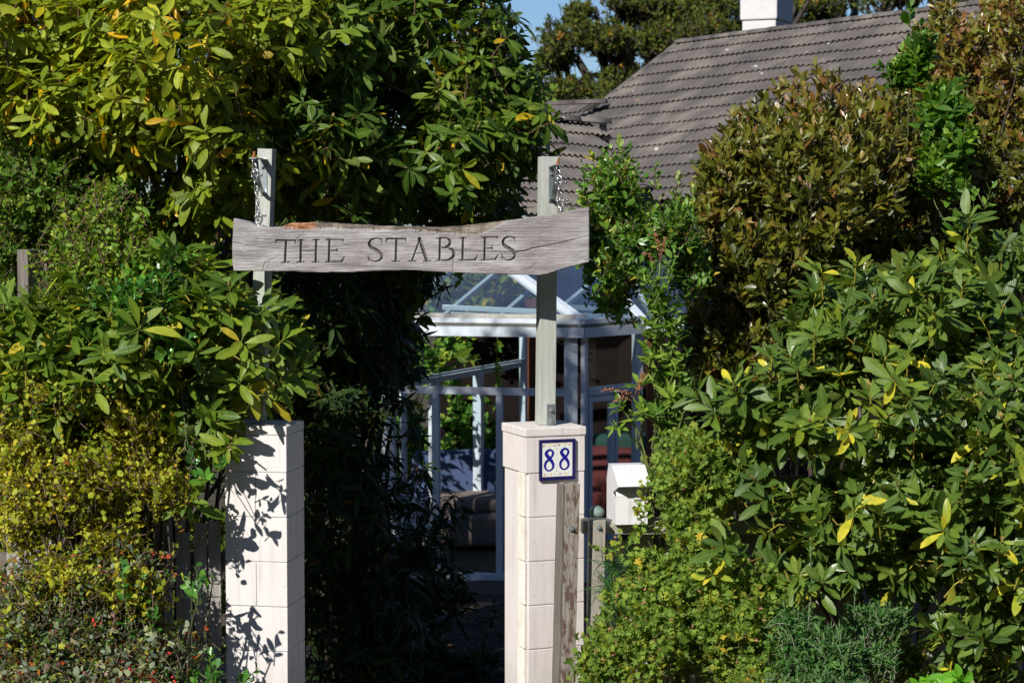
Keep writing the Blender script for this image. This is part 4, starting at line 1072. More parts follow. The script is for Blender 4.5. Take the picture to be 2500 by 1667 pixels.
sp_ = P(1425, 1200, 20.9); armchair('armchair', (sp_.x - .02, 21.0, ZS), R(-25), (.10, .014, .013), (.09, .014, .012), 'red armchair inside the conservatory beside the door', 'armchair')
sp_ = P(1475, 1100, 21.8); armchair('armchair', (sp_.x + .3, 22.2, ZS), R(10), (.02, .06, .05), (.02, .05, .045), 'green armchair deeper inside the conservatory behind the red one', 'armchair')
# ================================================================== PLANTS
GR = lambda *s: list(s)
YG = [(0, (.09, .145, .012)), (.3, (.155, .22, .015)), (.65, (.26, .32, .02)), (.93, (.40, .43, .028)), (.975, (.74, .58, .02)), (1, (.74, .42, .02))]
M_YG = m_leaf('yellow_green_rhododendron_leaf', YG, under=(.22, .26, .09), trans=.25, rough=.36)
M_MG = m_leaf('green_rhododendron_leaf', [(0, (.045, .095, .012)), (.4, (.085, .155, .018)), (.8, (.155, .235, .024)), (.96, (.25, .32, .03)), (.99, (.6, .45, .02)), (1, (.6, .40, .02))], under=(.22, .28, .09), trans=.24, rough=.33)
M_MG2 = m_leaf('light_green_rhododendron_leaf', [(0, (.06, .125, .012)), (.4, (.115, .195, .018)), (.8, (.20, .28, .025)), (.96, (.32, .38, .03)), (1, (.5, .4, .03))], under=(.22, .28, .09), trans=.24, rough=.36)
M_DG = m_leaf('dark_rhododendron_leaf', [(0, (.058, .112, .020)), (.5, (.108, .18, .028)), (.76, (.165, .24, .034)), (.86, (.30, .36, .035)), (1, (.62, .54, .04))], under=(.24, .30, .06), trans=.22, rough=.32, rib=(.34, .4, .1), ribw=.03, spec=.4)
M_SM = m_leaf('small_green_leaf', [(0, (.055, .13, .016)), (.5, (.12, .22, .026)), (1, (.26, .35, .04))], trans=.24, rough=.35, rib=None)
M_YE = m_leaf('yellowing_leaf', [(0, (.22, .28, .02)), (.4, (.44, .44, .03)), (.75, (.68, .58, .05)), (.93, (.74, .48, .05)), (1, (.45, .16, .03))], trans=.32, rough=.5, rib=None)
M_CO = m_leaf('cotoneaster_leaf', [(0, (.06, .14, .03)), (.55, (.14, .23, .05)), (.75, (.36, .38, .045)), (.93, (.40, .30, .04)), (1, (.42, .07, .03))], under=(.26, .30, .24), trans=.18, rough=.4, rib=None)
M_GL2 = m_leaf('glossy_laurel_leaf', [(0, (0.035, 0.125, 0.018)), (.6, (0.062, 0.213, 0.027)), (1, (0.138, 0.325, 0.037))], trans=.2, rough=.2, spec=.6, rib=(.2, .4, .1), ribw=.05)
M_BZ = m_leaf('bronze_leaf', [(0, (.040, .058, .008)), (.35, (.105, .118, .011)), (.7, (.185, .18, .018)), (.92, (.25, .165, .03)), (1, (.22, .10, .03))], under=(.20, .21, .05), trans=.15, rough=.26, spec=.6, rib=None)
M_BZ2 = m_leaf('bronze_shoot_leaf', [(0, (0.105, 0.083, 0.021)), (.5, (0.188, 0.135, 0.030)), (1, (0.240, 0.112, 0.045))], trans=.12, rough=.35, rib=None)
M_PT = m_leaf('bright_green_leaf', [(0, (.045, .12, .014)), (.5, (.10, .22, .02)), (1, (.22, .36, .04))], trans=.26, rough=.3, rib=(.2, .4, .1))
M_BL = m_leaf('broad_evergreen_leaf', [(0, (.06, .15, .02)), (.6, (.14, .27, .034)), (.9, (.24, .37, .045)), (.97, (.5, .44, .05)), (1, (.6, .46, .06))], trans=.2, rough=.24, spec=.5, rib=None)
M_TIP = m_leaf('cream_young_leaf', [(0, (.30, .40, .11)), (1, (.48, .54, .2))], trans=.3, rough=.5, rib=None)
M_PI = m_leaf('pieris_leaf', [(0, (0.075, 0.163, 0.022)), (.5, (0.150, 0.275, 0.031)), (1, (0.275, 0.375, 0.050))], trans=.25, rough=.32)
M_GE = m_leaf('geranium_leaf', [(0, (.11, .19, .024)), (.5, (.21, .31, .038)), (.85, (.33, .42, .055)), (.97, (.46, .48, .05)), (1, (.6, .42, .05))], trans=.32, rough=.55, rib=None)
M_AR = m_leaf('feathery_green_leaf', [(0, (.028, .10, .022)), (.6, (.06, .175, .034)), (1, (.13, .26, .07))], under=(.14, .24, .08), trans=.2, rough=.55, rib=None, spec=.2)
M_RO = m_leaf('rose_leaf', [(0, (.09, .18, .016)), (.5, (.19, .32, .03)), (1, (.40, .48, .05))], trans=.28, rough=.4, rib=None)
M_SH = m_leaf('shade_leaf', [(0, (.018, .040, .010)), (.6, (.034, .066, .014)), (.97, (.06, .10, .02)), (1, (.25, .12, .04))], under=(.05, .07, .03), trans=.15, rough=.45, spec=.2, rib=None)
M_LI = m_leaf('lime_leaf', [(0, (.12, .36, .02)), (1, (.2, .48, .03))], trans=.35, rough=.35)
M_CY = m_leaf('olive_conifer_leaf', [(0, (.060, .085, .014)), (.5, (.105, .135, .018)), (.92, (.18, .20, .026)), (1, (.5, .22, .04))], trans=.14, rough=.7, rib=None, spec=.2)
M_IV = m_leaf('ivy_leaf', [(0, (0.065, 0.182, 0.026)), (.6, (0.130, 0.312, 0.039)), (1, (0.364, 0.442, 0.052))], trans=.3, rough=.4, rib=None)
M_BUD = m_plain('leaf_bud', (.42, .32, .12), .5); M_RED = m_plain('red_berry', (.62, .035, .02), .25, 0, .25, 40, 0)
M_DEAD = m_plain('faded_flower', (.36, .17, .10), .9, 0, .4, 50); M_RAC = m_plain('rusty_raceme', (.32, .13, .07), .8, 0, .3, 60)
M_BARK = m_stem('bark', (.20, .10, .05), (.07, .055, .045)); M_YST = m_stem('yellow_stem', (.50, .42, .04), (.075, .045, .03)); M_GST = m_stem('green_stem', (.16, .22, .05), (.10, .10, .05))
M_TWIG = m_stem('brown_twig', (.16, .085, .045), (.10, .08, .065)); M_GTW = m_stem('silvery_stem', (.22, .28, .16), (.15, .13, .1))

def px_shoots(lst):
    p = []; a = []
    for q in lst:
        p.append(Pn(q[0], q[1], q[2])); a.append(q[3] if len(q) > 3 else (0, -.4, .8))
    return np.array(p), np.array(a, float)
def base(px, D): x = P(px, 1600, D).x; return Vector((x, D, float(gz(x, D))))
def rhodo(name, label, seed, blobs, n, L, Wd, pol, lm, sm, bpx, bD, cat='rhododendron', up=.6, droop=.1, extra=None, nl=9, budn=.25, st=.0, group=None, tintf=None, T=T_RHODO, limbs=26, depth=(.5, 1.02), face=0, stem=.13, curl=(.03, .28), budmat=None, back=.35, r0=.035):
    cr = Crown(seed); b_ = base(bpx, bD); root = empty(name, b_, label, cat, group)
    p, a, C, Rr = cr.shell(blobs, n, depth=depth, up=up, back=back)
    if extra is not None:
        pe, ae = px_shoots(extra); p = np.concatenate([p, pe]); a = np.concatenate([a, ae])
    tint = tintf(p, cr.r) if tintf else cr.r.random(len(p)) * .8
    cr.whorls(p, a, nl, L, Wd, pol, droop=droop, tint=tint, st=st, face=face, stem=stem, curl=curl, along=.03)
    # a few leaves lower on the twig
    cr.whorls(p - nrmz(a) * .07, a, 3, L, Wd, (pol[0] + 10, pol[1] + 15), droop=droop + .1, tint=np.clip(tint + .1, 0, 1), stem=0, face=face, curl=curl)
    k = cr.r.choice(len(p), min(limbs, len(p)), replace=False)
    cr.limbs(b_, p[k] - nrmz(a[k]) * .2, r0=r0, r1=.006)
    if extra is not None:
        for q, aq in zip(pe, ae):
            c_ = C[np.argmin(np.linalg.norm(C - q, axis=1))]; cr.limbs(c_, [q - nrmz(aq[None])[0] * stem], r0=.006, r1=.0035, tint=.6)
    finish(cr, root, lm, T, sm)
    vis = p[:, 1] < np.median(p[:, 1]); pb = p[vis]; ab = a[vis]; kk = cr.r.random(len(pb)) < budn
    if kk.any(): bits(cr, pb[kk] + nrmz(ab[kk]) * .004, ab[kk], (.026, .034), (.42, .5), budmat or M_BUD, root, 'bud', T_SMALL, 5, (0, 14))
    return cr, root

# left: the two big rhododendrons arching above the gate
def t_yel(p, r):
    px, py = proj(p); t = r.random(len(p)) * .62 + .22 + .12 * np.clip((600 - px) / 600, -.6, 1)
    t += (r.random(len(p)) < .035) * .4
    return np.clip(t, 0, .985)
rhodo('rhododendron', 'huge yellow green rhododendron with drooping and some orange leaves filling the top left, with unseen crown added to shade the conservatory', 11,
      [(110, 110, 10.5, 380, 250, 1.1), (430, 160, 10.2, 300, 250, 1.0), (250, 250, 10.0, 300, 170, .8), (570, 330, 10.0, 170, 190, .7), (330, -330, 11.0, 700, 420, 1.5), (700, 100, 10.4, 170, 200, .8), (520, 470, 10.1, 120, 90, .5), (-420, -860, 11.6, 520, 690, 1.3), (-150, 150, 11.4, 300, 420, 1.2), (250, -780, 11.8, 560, 400, 1.2), (-1000, -860, 11.6, 560, 690, 1.3)],  # blobs far off frame are added crown, placed to block the sun
      9200, (.11, .165), (.24, .33), (62, 112), M_YG, M_BARK, 330, 11.0, droop=.32, tintf=t_yel, budn=.5,
      extra=[(535, 515, 9.7, (.1, -.5, .7)), (420, 440, 9.8, (0, -.6, .6)), (285, 400, 9.8, (-.1, -.6, .6)), (530, 365, 9.6, (0, -.8, .5)), (630, 250, 9.8, (.2, -.6, .6)), (120, 330, 9.7, (-.2, -.6, .6)), (600, 160, 9.8), (300, 110, 9.8), (190, 120, 9.8), (500, 290, 9.7), (390, 300, 9.6)])
rhodo('rhododendron', 'tall green rhododendron behind the carved board reaching over to the right hand post', 12,
      [(800, 120, 10.9, 260, 230, 1.0), (850, 110, 10.35, 160, 200, .6), (810, 320, 10.2, 150, 150, .5), (1060, 130, 11.0, 240, 200, .9), (900, 400, 10.7, 260, 170, .8), (1130, 340, 10.7, 190, 170, .8), (700, 380, 10.6, 160, 180, .6), (820, -330, 11.4, 560, 360, 1.5), (1260, 340, 10.6, 90, 90, .4), (1200, 200, 10.9, 90, 170, .5), (1130, 500, 11.0, 170, 100, .5), (960, 640, 11.3, 120, 130, .5), (980, 780, 11.6, 70, 90, .35), (1270, 250, 10.8, 80, 120, .4)],
      2150, (.12, .18), (.25, .33), (55, 110), M_MG, M_BARK, 720, 11.6, droop=.3, budn=.5, limbs=9, r0=.022,
      extra=[(745, 285, 9.9, (-.1, -.6, .6)), (755, 245, 10.1, (.1, -.6, .6)), (715, 300, 9.9, (-.5, -.5, .5)), (1138, 150, 10.2), (1110, 470, 10.1, (.1, -.9, .3)), (905, 265, 10.1), (952, 135, 10.2), (1070, 205, 10.2), (1255, 45, 10.4, (.6, -.3, .6)), (1260, 330, 10.2, (.4, -.6, .5)), (1330, 265, 10.3, (.5, -.5, .4)), (1345, 300, 10.2, (.6, -.4, .2)), (870, 520, 9.9), (820, 470, 10.0), (1240, 90, 10.3, (.5, -.4, .5)), (1000, 410, 9.9, (.1, -.8, 0))])
# shaded undergrowth inside the gateway
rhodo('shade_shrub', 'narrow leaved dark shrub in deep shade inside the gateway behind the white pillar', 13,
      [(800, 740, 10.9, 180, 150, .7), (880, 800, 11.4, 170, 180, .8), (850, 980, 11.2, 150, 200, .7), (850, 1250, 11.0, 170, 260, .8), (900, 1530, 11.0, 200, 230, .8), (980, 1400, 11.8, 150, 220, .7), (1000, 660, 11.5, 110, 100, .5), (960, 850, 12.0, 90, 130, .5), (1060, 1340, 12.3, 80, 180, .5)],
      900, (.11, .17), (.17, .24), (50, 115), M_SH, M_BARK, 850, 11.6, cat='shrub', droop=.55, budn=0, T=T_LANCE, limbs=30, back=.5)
# large leaved rhododendron in front of the white pillar's left edge
def t_dg(p, r): return np.clip(r.random(len(p)) * .75 + .08, 0, 1)
rhodo('rhododendron', 'mid height green rhododendron spilling over the top of the white left pillar', 14,
      [(300, 830, 9.0, 240, 170, .45), (490, 790, 9.1, 160, 120, .3), (90, 900, 8.9, 120, 150, .4), (430, 960, 9.1, 150, 150, .3), (640, 800, 9.6, 110, 110, .3), (430, 690, 9.2, 150, 90, .4), (250, 1060, 9.0, 130, 90, .4), (30, 800, 9.0, 80, 70, .4), (530, 1040, 8.95, 60, 60, .12)],
      520, (.12, .185), (.23, .3), (55, 98), M_MG2, M_YST, 420, 9.3, droop=.12, budn=.2, limbs=14, r0=.018, tintf=t_dg, st=.05,
      extra=[(560, 700, 8.85, (0, -.5, .8)), (640, 760, 8.95, (.1, -.6, .5)), (615, 880, 8.95, (0, -.7, .4)), (650, 960, 9.0, (.2, -.6, .4)), (590, 830, 8.7, (.1, -.6, .6)), (478, 855, 8.7, (.1, -.7, .6)), (410, 860, 8.7, (-.3, -.6, .6)), (585, 930, 8.9, (.1, -.8, .4)), (505, 1000, 8.85, (0, -.8, .5)), (150, 945, 8.6, (0, -.8, .4)), (690, 830, 8.9, (.5, -.5, .5)), (425, 615, 9.0, (0, -.6, .7)), (455, 1220, 8.75, (0, -.8, .3)), (90, 850, 8.6, (.2, -.6, .6)), (690, 930, 8.95, (.6, -.4, .3)), (730, 900, 9.1, (.6, -.4, .2)), (560, 1090, 8.7, (0, -.8, -.1))])

def small_plant(name, label, cat, seed, blobs, n, L, Wd, pol, lm, sm, T, bpx, bD, nl=6, along=.1, up=.5, rnd=.5, depth=(.3, 1.05), extra=None, clump=.3, droop=0, stem=.1, limbs=20, curl=(-.05, .25), face=0, st=.2, sr=.0015, r0=.012, group=None, wob=.15, tint=None, freq=4.0):
    cr = Crown(seed); b_ = base(bpx, bD); root = empty(name, b_, label, cat, group)
    p, a, C, Rr = cr.shell(blobs, n, depth=depth, up=up, rnd=rnd, clump=clump, freq=freq)
    if extra is not None:
        pe, ae = px_shoots(extra); p = np.concatenate([p, pe]); a = np.concatenate([a, ae])
    tn = tint(p, a, cr.r) if tint else None
    cr.whorls(p, a, nl, L, Wd, pol, droop=droop, along=along, stem=stem, sr=sr, st=st, curl=curl, face=face, tint=tn)
    k = cr.r.choice(len(p), min(limbs, len(p)), replace=False)
    cr.limbs(b_, p[k] - nrmz(a[k]) * stem, r0=r0, r1=.003, wob=wob)
    if extra is not None:
        for q, aq in zip(pe, ae):
            c_ = C[np.argmin(np.linalg.norm(C - q, axis=1))]; cr.limbs(c_, [q - nrmz(aq[None])[0] * stem], r0=.003, r1=.002, tint=.6)
            if limbs > 6: cr.limbs(b_, [c_], r0=.006, r1=.003)
    finish(cr, root, lm, T, sm)
    return cr, root, p, a
small_plant('hedge_shrub', 'dense dark green small leaved shrub at far left under the rhododendron', 'shrub', 21,
    [(100, 450, 9.9, 200, 170, .5), (250, 540, 9.8, 150, 150, .4), (60, 620, 9.9, 130, 130, .4), (380, 560, 10.1, 130, 100, .4)], 2600, (.035, .06), (.45, .6), (35, 75), M_SM, M_TWIG, T_SMALL, 150, 10, nl=8, along=.12, clump=.3)
# deep filler behind the left fence so that no daylight shows between the stems
small_plant('hedge', 'dark background hedge standing behind the left fence', 'hedge', 22,
    [(0, 1000, 12.2, 500, 420, .7), (450, 1050, 12.4, 400, 420, .7), (200, 600, 12.6, 500, 330, .7), (700, 1250, 12.8, 260, 320, .6), (700, 700, 13.2, 300, 300, .7), (1000, 500, 13.5, 250, 230, .6), (350, 1500, 12.3, 500, 200, .6)], 3000, (.07, .11), (.4, .5), (35, 80), M_MG, M_BARK, T_DIA, 350, 12.6, nl=8, along=.14, depth=(.6, 1.0))
small_plant('wild_rose', 'loose rose like shrub with red stems climbing beside the far left post', 'rose bush', 23,
    [(250, 560, 9.3, 90, 110, .25), (210, 690, 9.2, 130, 120, .3), (330, 640, 9.25, 110, 90, .3), (180, 820, 9.1, 130, 110, .3)], 800, (.034, .055), (.42, .52), (50, 85), M_RO, M_TWIG, T_SMALL, 230, 9.3, nl=8, along=.14, st=0, sr=.002, rnd=.7)
small_plant('glossy_laurel', 'glossy bright green laurel shrub among the rhododendron leaves left of the pillar', 'laurel', 24,
    [(330, 730, 8.9, 150, 110, .3), (420, 640, 9.0, 110, 70, .3), (300, 860, 8.85, 100, 80, .25), (420, 820, 8.9, 100, 80, .25)], 110, (.05, .085), (.42, .5), (50, 85), M_GL2, M_GST, T_OVAL, 350, 9.1, nl=9, along=.14, curl=(-.1, .2),
    extra=[(285, 690, 8.7, (0, -.2, 1)), (395, 660, 8.7, (-.1, -.2, 1)), (300, 760, 8.65, (.2, -.4, .8)), (545, 1120, 8.75, (.2, -.8, .4)), (465, 1090, 8.6, (0, -.6, .7)), (500, 1160, 8.6, (.2, -.8, .3))])
small_plant('coprosma', 'shiny round leaved shoots springing up in front of the picket fence', 'shrub', 25,
    [(470, 1420, 8.7, 35, 70, .1), (310, 1440, 8.6, 40, 90, .1), (480, 1640, 8.6, 90, 40, .15)], 11, (.045, .075), (.48, .58), (45, 80), M_GL2, M_GST, T_OVAL, 420, 8.8, nl=10, along=.16, stem=.16, sr=.002, curl=(-.1, .2), limbs=8,
    extra=[(480, 1380, 8.55, (0, -.3, 1)), (300, 1400, 8.5, (0, -.3, 1)), (345, 1400, 8.55, (.1, -.4, .9)), (305, 1500, 8.5, (-.1, -.4, .8)), (375, 1490, 8.55, (.1, -.5, .6)), (515, 1600, 8.45, (.1, -.3, 1)), (470, 1640, 8.45, (-.2, -.3, .9)), (520, 1650, 8.45, (.2, -.3, .9)),
           (590, 1640, 8.7, (.2, -.3, .8)), (630, 1630, 8.75, (.6, -.3, .6))])
small_plant('yellow_bush', 'tiny leaved bush turning yellow in front of the left fence', 'bush', 26,
    [(110, 960, 8.75, 140, 70, .25), (300, 1010, 8.8, 110, 60, .2), (70, 1060, 8.8, 140, 110, .3), (240, 1150, 8.8, 200, 130, .35), (90, 1190, 8.8, 140, 110, .3), (330, 1080, 8.9, 110, 90, .25), (240, 920, 9.0, 110, 90, .25), (270, 1300, 8.8, 100, 70, .2), (60, 1290, 8.75, 80, 50, .2), (150, 1400, 8.65, 130, 70, .2), (320, 1430, 8.65, 80, 60, .15), (60, 1520, 8.6, 60, 60, .15), (400, 1180, 8.8, 70, 60, .2)], 3000, (.022, .038), (.6, .8), (40, 90), M_YE, M_TWIG, T_SMALL, 200, 9.0, nl=9, along=.13, rnd=.9, clump=.35, sr=.0016, wob=.3, limbs=22, r0=.010,
    tint=lambda p, a, r: np.clip(r.random(len(p)) * .75, 0, 1))
cr, root, p, a = small_plant('cotoneaster', 'twiggy cotoneaster with scattered red berries in the bottom left corner', 'cotoneaster', 27,
    [(150, 1550, 8.7, 230, 110, .35), (350, 1590, 8.65, 170, 80, .3), (90, 1450, 8.75, 90, 90, .25), (330, 1430, 8.75, 100, 110, .2), (220, 1430, 8.8, 120, 90, .3), (200, 1650, 8.5, 300, 60, .3)], 2100, (.026, .042), (.5, .65), (45, 90), M_CO, M_TWIG, T_SMALL, 220, 9.0, nl=8, along=.13, rnd=.9, clump=.35, sr=.0018, wob=.35, limbs=30, r0=.008, depth=(.4, 1.1))
def balls(name, pts, r, m, root):
    bm = BM(); bmesh.ops.create_icosphere(bm, subdivisions=2, radius=r)
    for f in bm.faces: f.smooth = True
    copies(done(bm, name), pts, np.tile([0, 0, 1.], (len(pts), 1)), m, root, name, cr, most=98)
k = [i for i in range(len(p)) if proj(p[i])[0] > 120 and proj(p[i])[1] > 1300 and p[i][1] < 8.62]
cr.r.shuffle(k); bp = []
for i in k[:34]:
    for q in range(cr.r.integers(1, 5)): bp.append(p[i] + cr.r.normal(0, .008, 3) + np.array([0, -.012, 0]))
balls('berry', bp, .0052, M_RED, root)

# ------------------------------------------------------------------ right side
rhodo('rhododendron', 'broad dark green rhododendron with yellow stems filling the right hand side', 31,
    [(2260, 760, 9.25, 300, 180, .55), (2420, 650, 9.4, 170, 110, .5), (1940, 980, 9.1, 210, 120, .45), (2150, 1000, 9.0, 300, 200, .55), (2420, 1000, 9.0, 200, 260, .6), (2280, 1230, 9.0, 280, 190, .5), (2060, 820, 9.4, 170, 150, .45), (1980, 1250, 9.1, 150, 110, .3), (2450, 1380, 8.9, 130, 120, .4), (1810, 1110, 9.2, 100, 150, .35), (2150, 1330, 9.1, 180, 110, .3), (2400, 1520, 8.95, 140, 90, .3), (1900, 1380, 9.1, 130, 80, .25)],
    830, (.105, .17), (.25, .33), (48, 88), M_DG, M_YST, 2200, 9.4, droop=.03, budn=.45, limbs=14, r0=.016, tintf=lambda p, r: np.clip(r.random(len(p)) * .74 + (proj(p)[1] > 900) * (r.random(len(p)) < .15) * .2, 0, 1), st=0, face=.12, nl=10,
    extra=[(2005, 655, 9.0, (-.1, -.3, 1)), (2090, 645, 9.0), (2365, 535, 9.0, (0, -.3, 1)), (2175, 690, 8.9), (2450, 600, 9.0), (1885, 870, 8.8), (2130, 730, 8.8), (1990, 810, 8.7), (2280, 760, 8.7), (2350, 700, 8.8), (2220, 845, 8.6), (1840, 1170, 8.6, (-.4, -.6, .5)), (1860, 1215, 8.6, (-.3, -.6, .4)), (2085, 1240, 8.5, (-.1, -.7, .6)), (2350, 1360, 8.45, (0, -.7, .6)), (2445, 1320, 8.4, (0, -.6, .8)), (2150, 1250, 8.5), (2410, 1385, 8.5, (.1, -.8, .4)), (1765, 1330, 8.55, (-.3, -.6, .6)), (1740, 1400, 8.6, (-.4, -.6, .4)), (1950, 1400, 8.5, (0, -.7, .5)), (2010, 1420, 8.5, (.1, -.7, .5)), (2360, 1160, 8.4), (2235, 1045, 8.5), (1790, 935, 8.8, (-.3, -.4, .8)), (1700, 965, 9.0, (-.5, -.4, .6)), (1740, 1000, 8.9, (-.4, -.5, .5)), (2400, 1560, 8.6, (0, -.7, .1)), (2370, 1540, 8.7, (-.3, -.7, .1))])
def t_bz(p, a, r):
    px, py = proj(p); return np.clip(r.random(len(p)) * .72 + .12 + .3 * np.clip((420 - py) / 300, 0, 1) + .08 * (px < 1760), 0, 1)
small_plant('bronze_bush', 'large rounded bronze leaved bush to the right of the roof', 'bush', 32,
    [(1990, 480, 10.7, 255, 265, .9), (1850, 680, 10.5, 190, 230, .7), (2120, 480, 10.9, 190, 260, .8), (1790, 850, 10.4, 130, 130, .5), (1760, 520, 10.4, 80, 190, .4), (2240, 420, 11.2, 110, 250, .5), (2280, 250, 11.6, 110, 160, .5), (2050, 700, 10.6, 220, 200, .7), (1880, 420, 10.6, 180, 150, .6)], 4600, (.056, .092), (.34, .44), (22, 66), M_BZ, M_TWIG, T_OVAL, 1980, 10.9, nl=9, along=.09, depth=(.55, 1.03), clump=.18, up=.6, rnd=.35, face=.3, sr=.0009, st=1, tint=t_bz, limbs=40, r0=.03, freq=6, curl=(-.1, .15))
small_plant('bronze_bush', 'taller bronze leaved bush cut off by the right edge of the view', 'bush', 33,
    [(2470, 200, 11.2, 150, 230, .7), (2440, 420, 11.0, 150, 190, .6), (2560, 60, 11.3, 170, 190, .7), (2380, 560, 11.0, 140, 90, .5), (2340, 330, 11.3, 110, 230, .5), (2290, 120, 11.4, 90, 130, .5)], 2300, (.05, .08), (.36, .46), (35, 72), M_BZ, M_TWIG, T_OVAL, 2450, 11.3, nl=9, along=.09, depth=(.55, 1.03), clump=.18, face=.35, sr=.0009, st=1, tint=t_bz, limbs=20, r0=.03, freq=6, curl=(-.1, .15))
small_plant('bright_green_shrub', 'bright green shoots pushing up between the two bronze bushes', 'shrub', 34,
    [(2240, 130, 10.3, 60, 110, .2), (2290, 250, 10.3, 80, 110, .25), (2330, 360, 10.2, 60, 120, .2), (2260, 400, 10.2, 40, 90, .2), (2200, 170, 10.3, 60, 50, .15)], 170, (.07, .11), (.36, .44), (40, 75), M_PT, M_GST, T_OVAL, 2300, 10.6, nl=10, along=.12, up=1.0, rnd=.3, limbs=6, r0=.008,
    extra=[(2222, 12, 10.2, (0, -.1, 1)), (2250, 60, 10.2, (.1, -.2, 1)), (2280, 300, 10.1), (2150, 160, 10.2, (-.6, -.2, .7)), (2380, 470, 10.1), (2355, 250, 10.2), (2310, 410, 10.0, (0, -.5, .8)), (2335, 540, 10.0), (2420, 460, 10.0, (.2, -.4, .8))])
cr, root, p, a = small_plant('evergreen_shrub', 'upright broadleaved evergreen with pale cream shoot tips beside the end of the board', 'shrub', 35,
    [(1500, 450, 9.8, 80, 100, .3), (1590, 560, 9.8, 130, 90, .35), (1680, 640, 9.9, 60, 90, .25), (1520, 640, 9.75, 90, 70, .3), (1650, 530, 9.9, 60, 70, .3), (1470, 590, 9.75, 70, 50, .2), (1500, 715, 9.7, 45, 45, .2), (1450, 540, 9.8, 60, 60, .2)], 1000, (.042, .066), (.42, .52), (40, 80), M_BL, M_TWIG, T_OVAL, 1600, 10, nl=10, along=.12, up=.7, rnd=.45, limbs=1, r0=.006,
    extra=[(1510, 350, 9.75, (0, -.1, 1)), (1530, 390, 9.7, (.2, -.2, 1)), (1600, 410, 9.75), (1655, 440, 9.8, (.1, -.2, 1)), (1690, 460, 9.85), (1430, 680, 9.6, (-.7, -.4, .3)), (1450, 640, 9.6, (-.6, -.4, .4)), (1520, 795, 9.6, (-.5, -.4, -.2)), (1495, 790, 9.6, (-.8, -.2, -.2)), (1420, 560, 9.7, (-.6, -.3, .6))])
c2 = Crown(36); pe, ae = px_shoots([(1512, 340, 9.72, (0, 0, 1)), (1535, 385, 9.68, (.1, 0, 1)), (1550, 420, 9.68, (.1, 0, 1)), (1655, 425, 9.78, (0, 0, 1)), (1693, 455, 9.83, (0, 0, 1)), (1690, 490, 9.8, (0, -.1, 1)), (1605, 440, 9.7, (0, -.1, 1)), (1488, 545, 9.6, (0, -.1, 1)), (1500, 560, 9.6, (.2, -.1, 1)), (1730, 505, 9.8, (0, 0, 1))])
c2.whorls(pe, ae, 7, (.035, .055), (.5, .6), (8, 42), stem=0, along=.05); link('young_leaves', c2.leaf_mesh('young_leaves', T_OVAL), M_TIP, root)
# pieris with rusty flower sprays
cr = Crown(37); b_ = base(1660, 9.4); root = empty('pieris', b_, 'slender pieris with whorled leaves and rusty flower sprays in front of the conservatory', 'pieris')
st_pts = [(1612, 640), (1608, 700), (1612, 760), (1610, 820), (1618, 880), (1625, 940), (1632, 1000), (1640, 1060)]
lst = []
for i, (x, y) in enumerate(st_pts):
    for k in range(7): lst.append((x + cr.r.normal(0, 20), y + k * 8, 9.35 + cr.r.normal(0, .04), (cr.r.normal(0, .35), -.25, 1)))
p, a = px_shoots(lst); cr.whorls(p, a, 9, (.055, .095), (.24, .3), (45, 85), along=.05, stem=.05, tint=cr.r.random(len(p)) * .8)
p, a, _, _ = cr.shell([(1625, 800, 9.45, 50, 130, .15), (1640, 960, 9.45, 70, 110, .2), (1600, 700, 9.45, 35, 60, .1)], 75, up=.9, rnd=.3); cr.whorls(p, a, 9, (.055, .095), (.24, .3), (45, 85), along=.06, stem=.08, tint=cr.r.random(len(p)) * .9)
P3 = [Pn(x, y, 9.36) for x, y in st_pts] + [Pn(1655, 1250, 9.4)]
for q0, q1 in zip(P3[:-1], P3[1:]): cr.seg(q0, q1, .005, .006, .0)
ex = [(1510, 985, 9.2, (-.5, -.3, .7)), (1545, 1010, 9.2, (-.2, -.4, .8)), (1500, 1040, 9.2, (-.6, -.4, .3)), (1570, 1000, 9.25), (1600, 1010, 9.2), (1560, 930, 9.25, (-.1, -.3, 1)), (1585, 870, 9.3, (-.2, -.3, .9)), (1650, 900, 9.3, (.3, -.3, .8)), (1640, 960, 9.25, (.2, -.5, .6)), (1690, 980, 9.25, (.4, -.4, .6)), (1610, 1060, 9.2, (0, -.6, .4)), (1680, 860, 9.35, (.2, -.3, .9)), (1590, 790, 9.4, (-.5, -.2, .6)), (1640, 790, 9.4, (.5, -.2, .6))]
p, a = px_shoots(ex); cr.whorls(p, a, 11, (.07, .115), (.24, .3), (45, 95), along=.04, stem=.16, sr=.003, st=0)
cr.limbs(b_, p - nrmz(a) * .15, r0=.008, r1=.004, tint=.3)
finish(cr, root, M_PI, T_LANCE, M_GST)
rnd = random.Random(2)
for (x, y, D, dx, dy, n_) in [(1555, 975, 9.2, -85, -20, 30), (1550, 965, 9.2, 30, -50, 22), (1560, 965, 9.2, 12, -55, 20), (1612, 640, 9.35, -12, -70, 30), (1612, 640, 9.35, 14, -55, 22), (1545, 980, 9.2, -50, 5, 18), (1600, 650, 9.35, -30, -30, 14)]:
    bm = BM(); pts = [P(x + dx * t, y + dy * t - 12 * math.sin(t * 3), D) for t in np.linspace(0, 1, 7)]; tube(bm, pts, .0016, 5)
    for i in range(n_):
        t = rnd.uniform(.2, 1); c = P(x + dx * t + rnd.uniform(-5, 5), y + dy * t - 12 * math.sin(t * 3) + rnd.uniform(-5, 5), D - rnd.uniform(0, .02))
        vs = bmesh.ops.create_icosphere(bm, subdivisions=1, radius=rnd.uniform(.003, .0048))['verts']; bmesh.ops.translate(bm, vec=c, verts=vs)
    link('flower_spray', done(bm, 'flower_spray'), M_RAC, root)
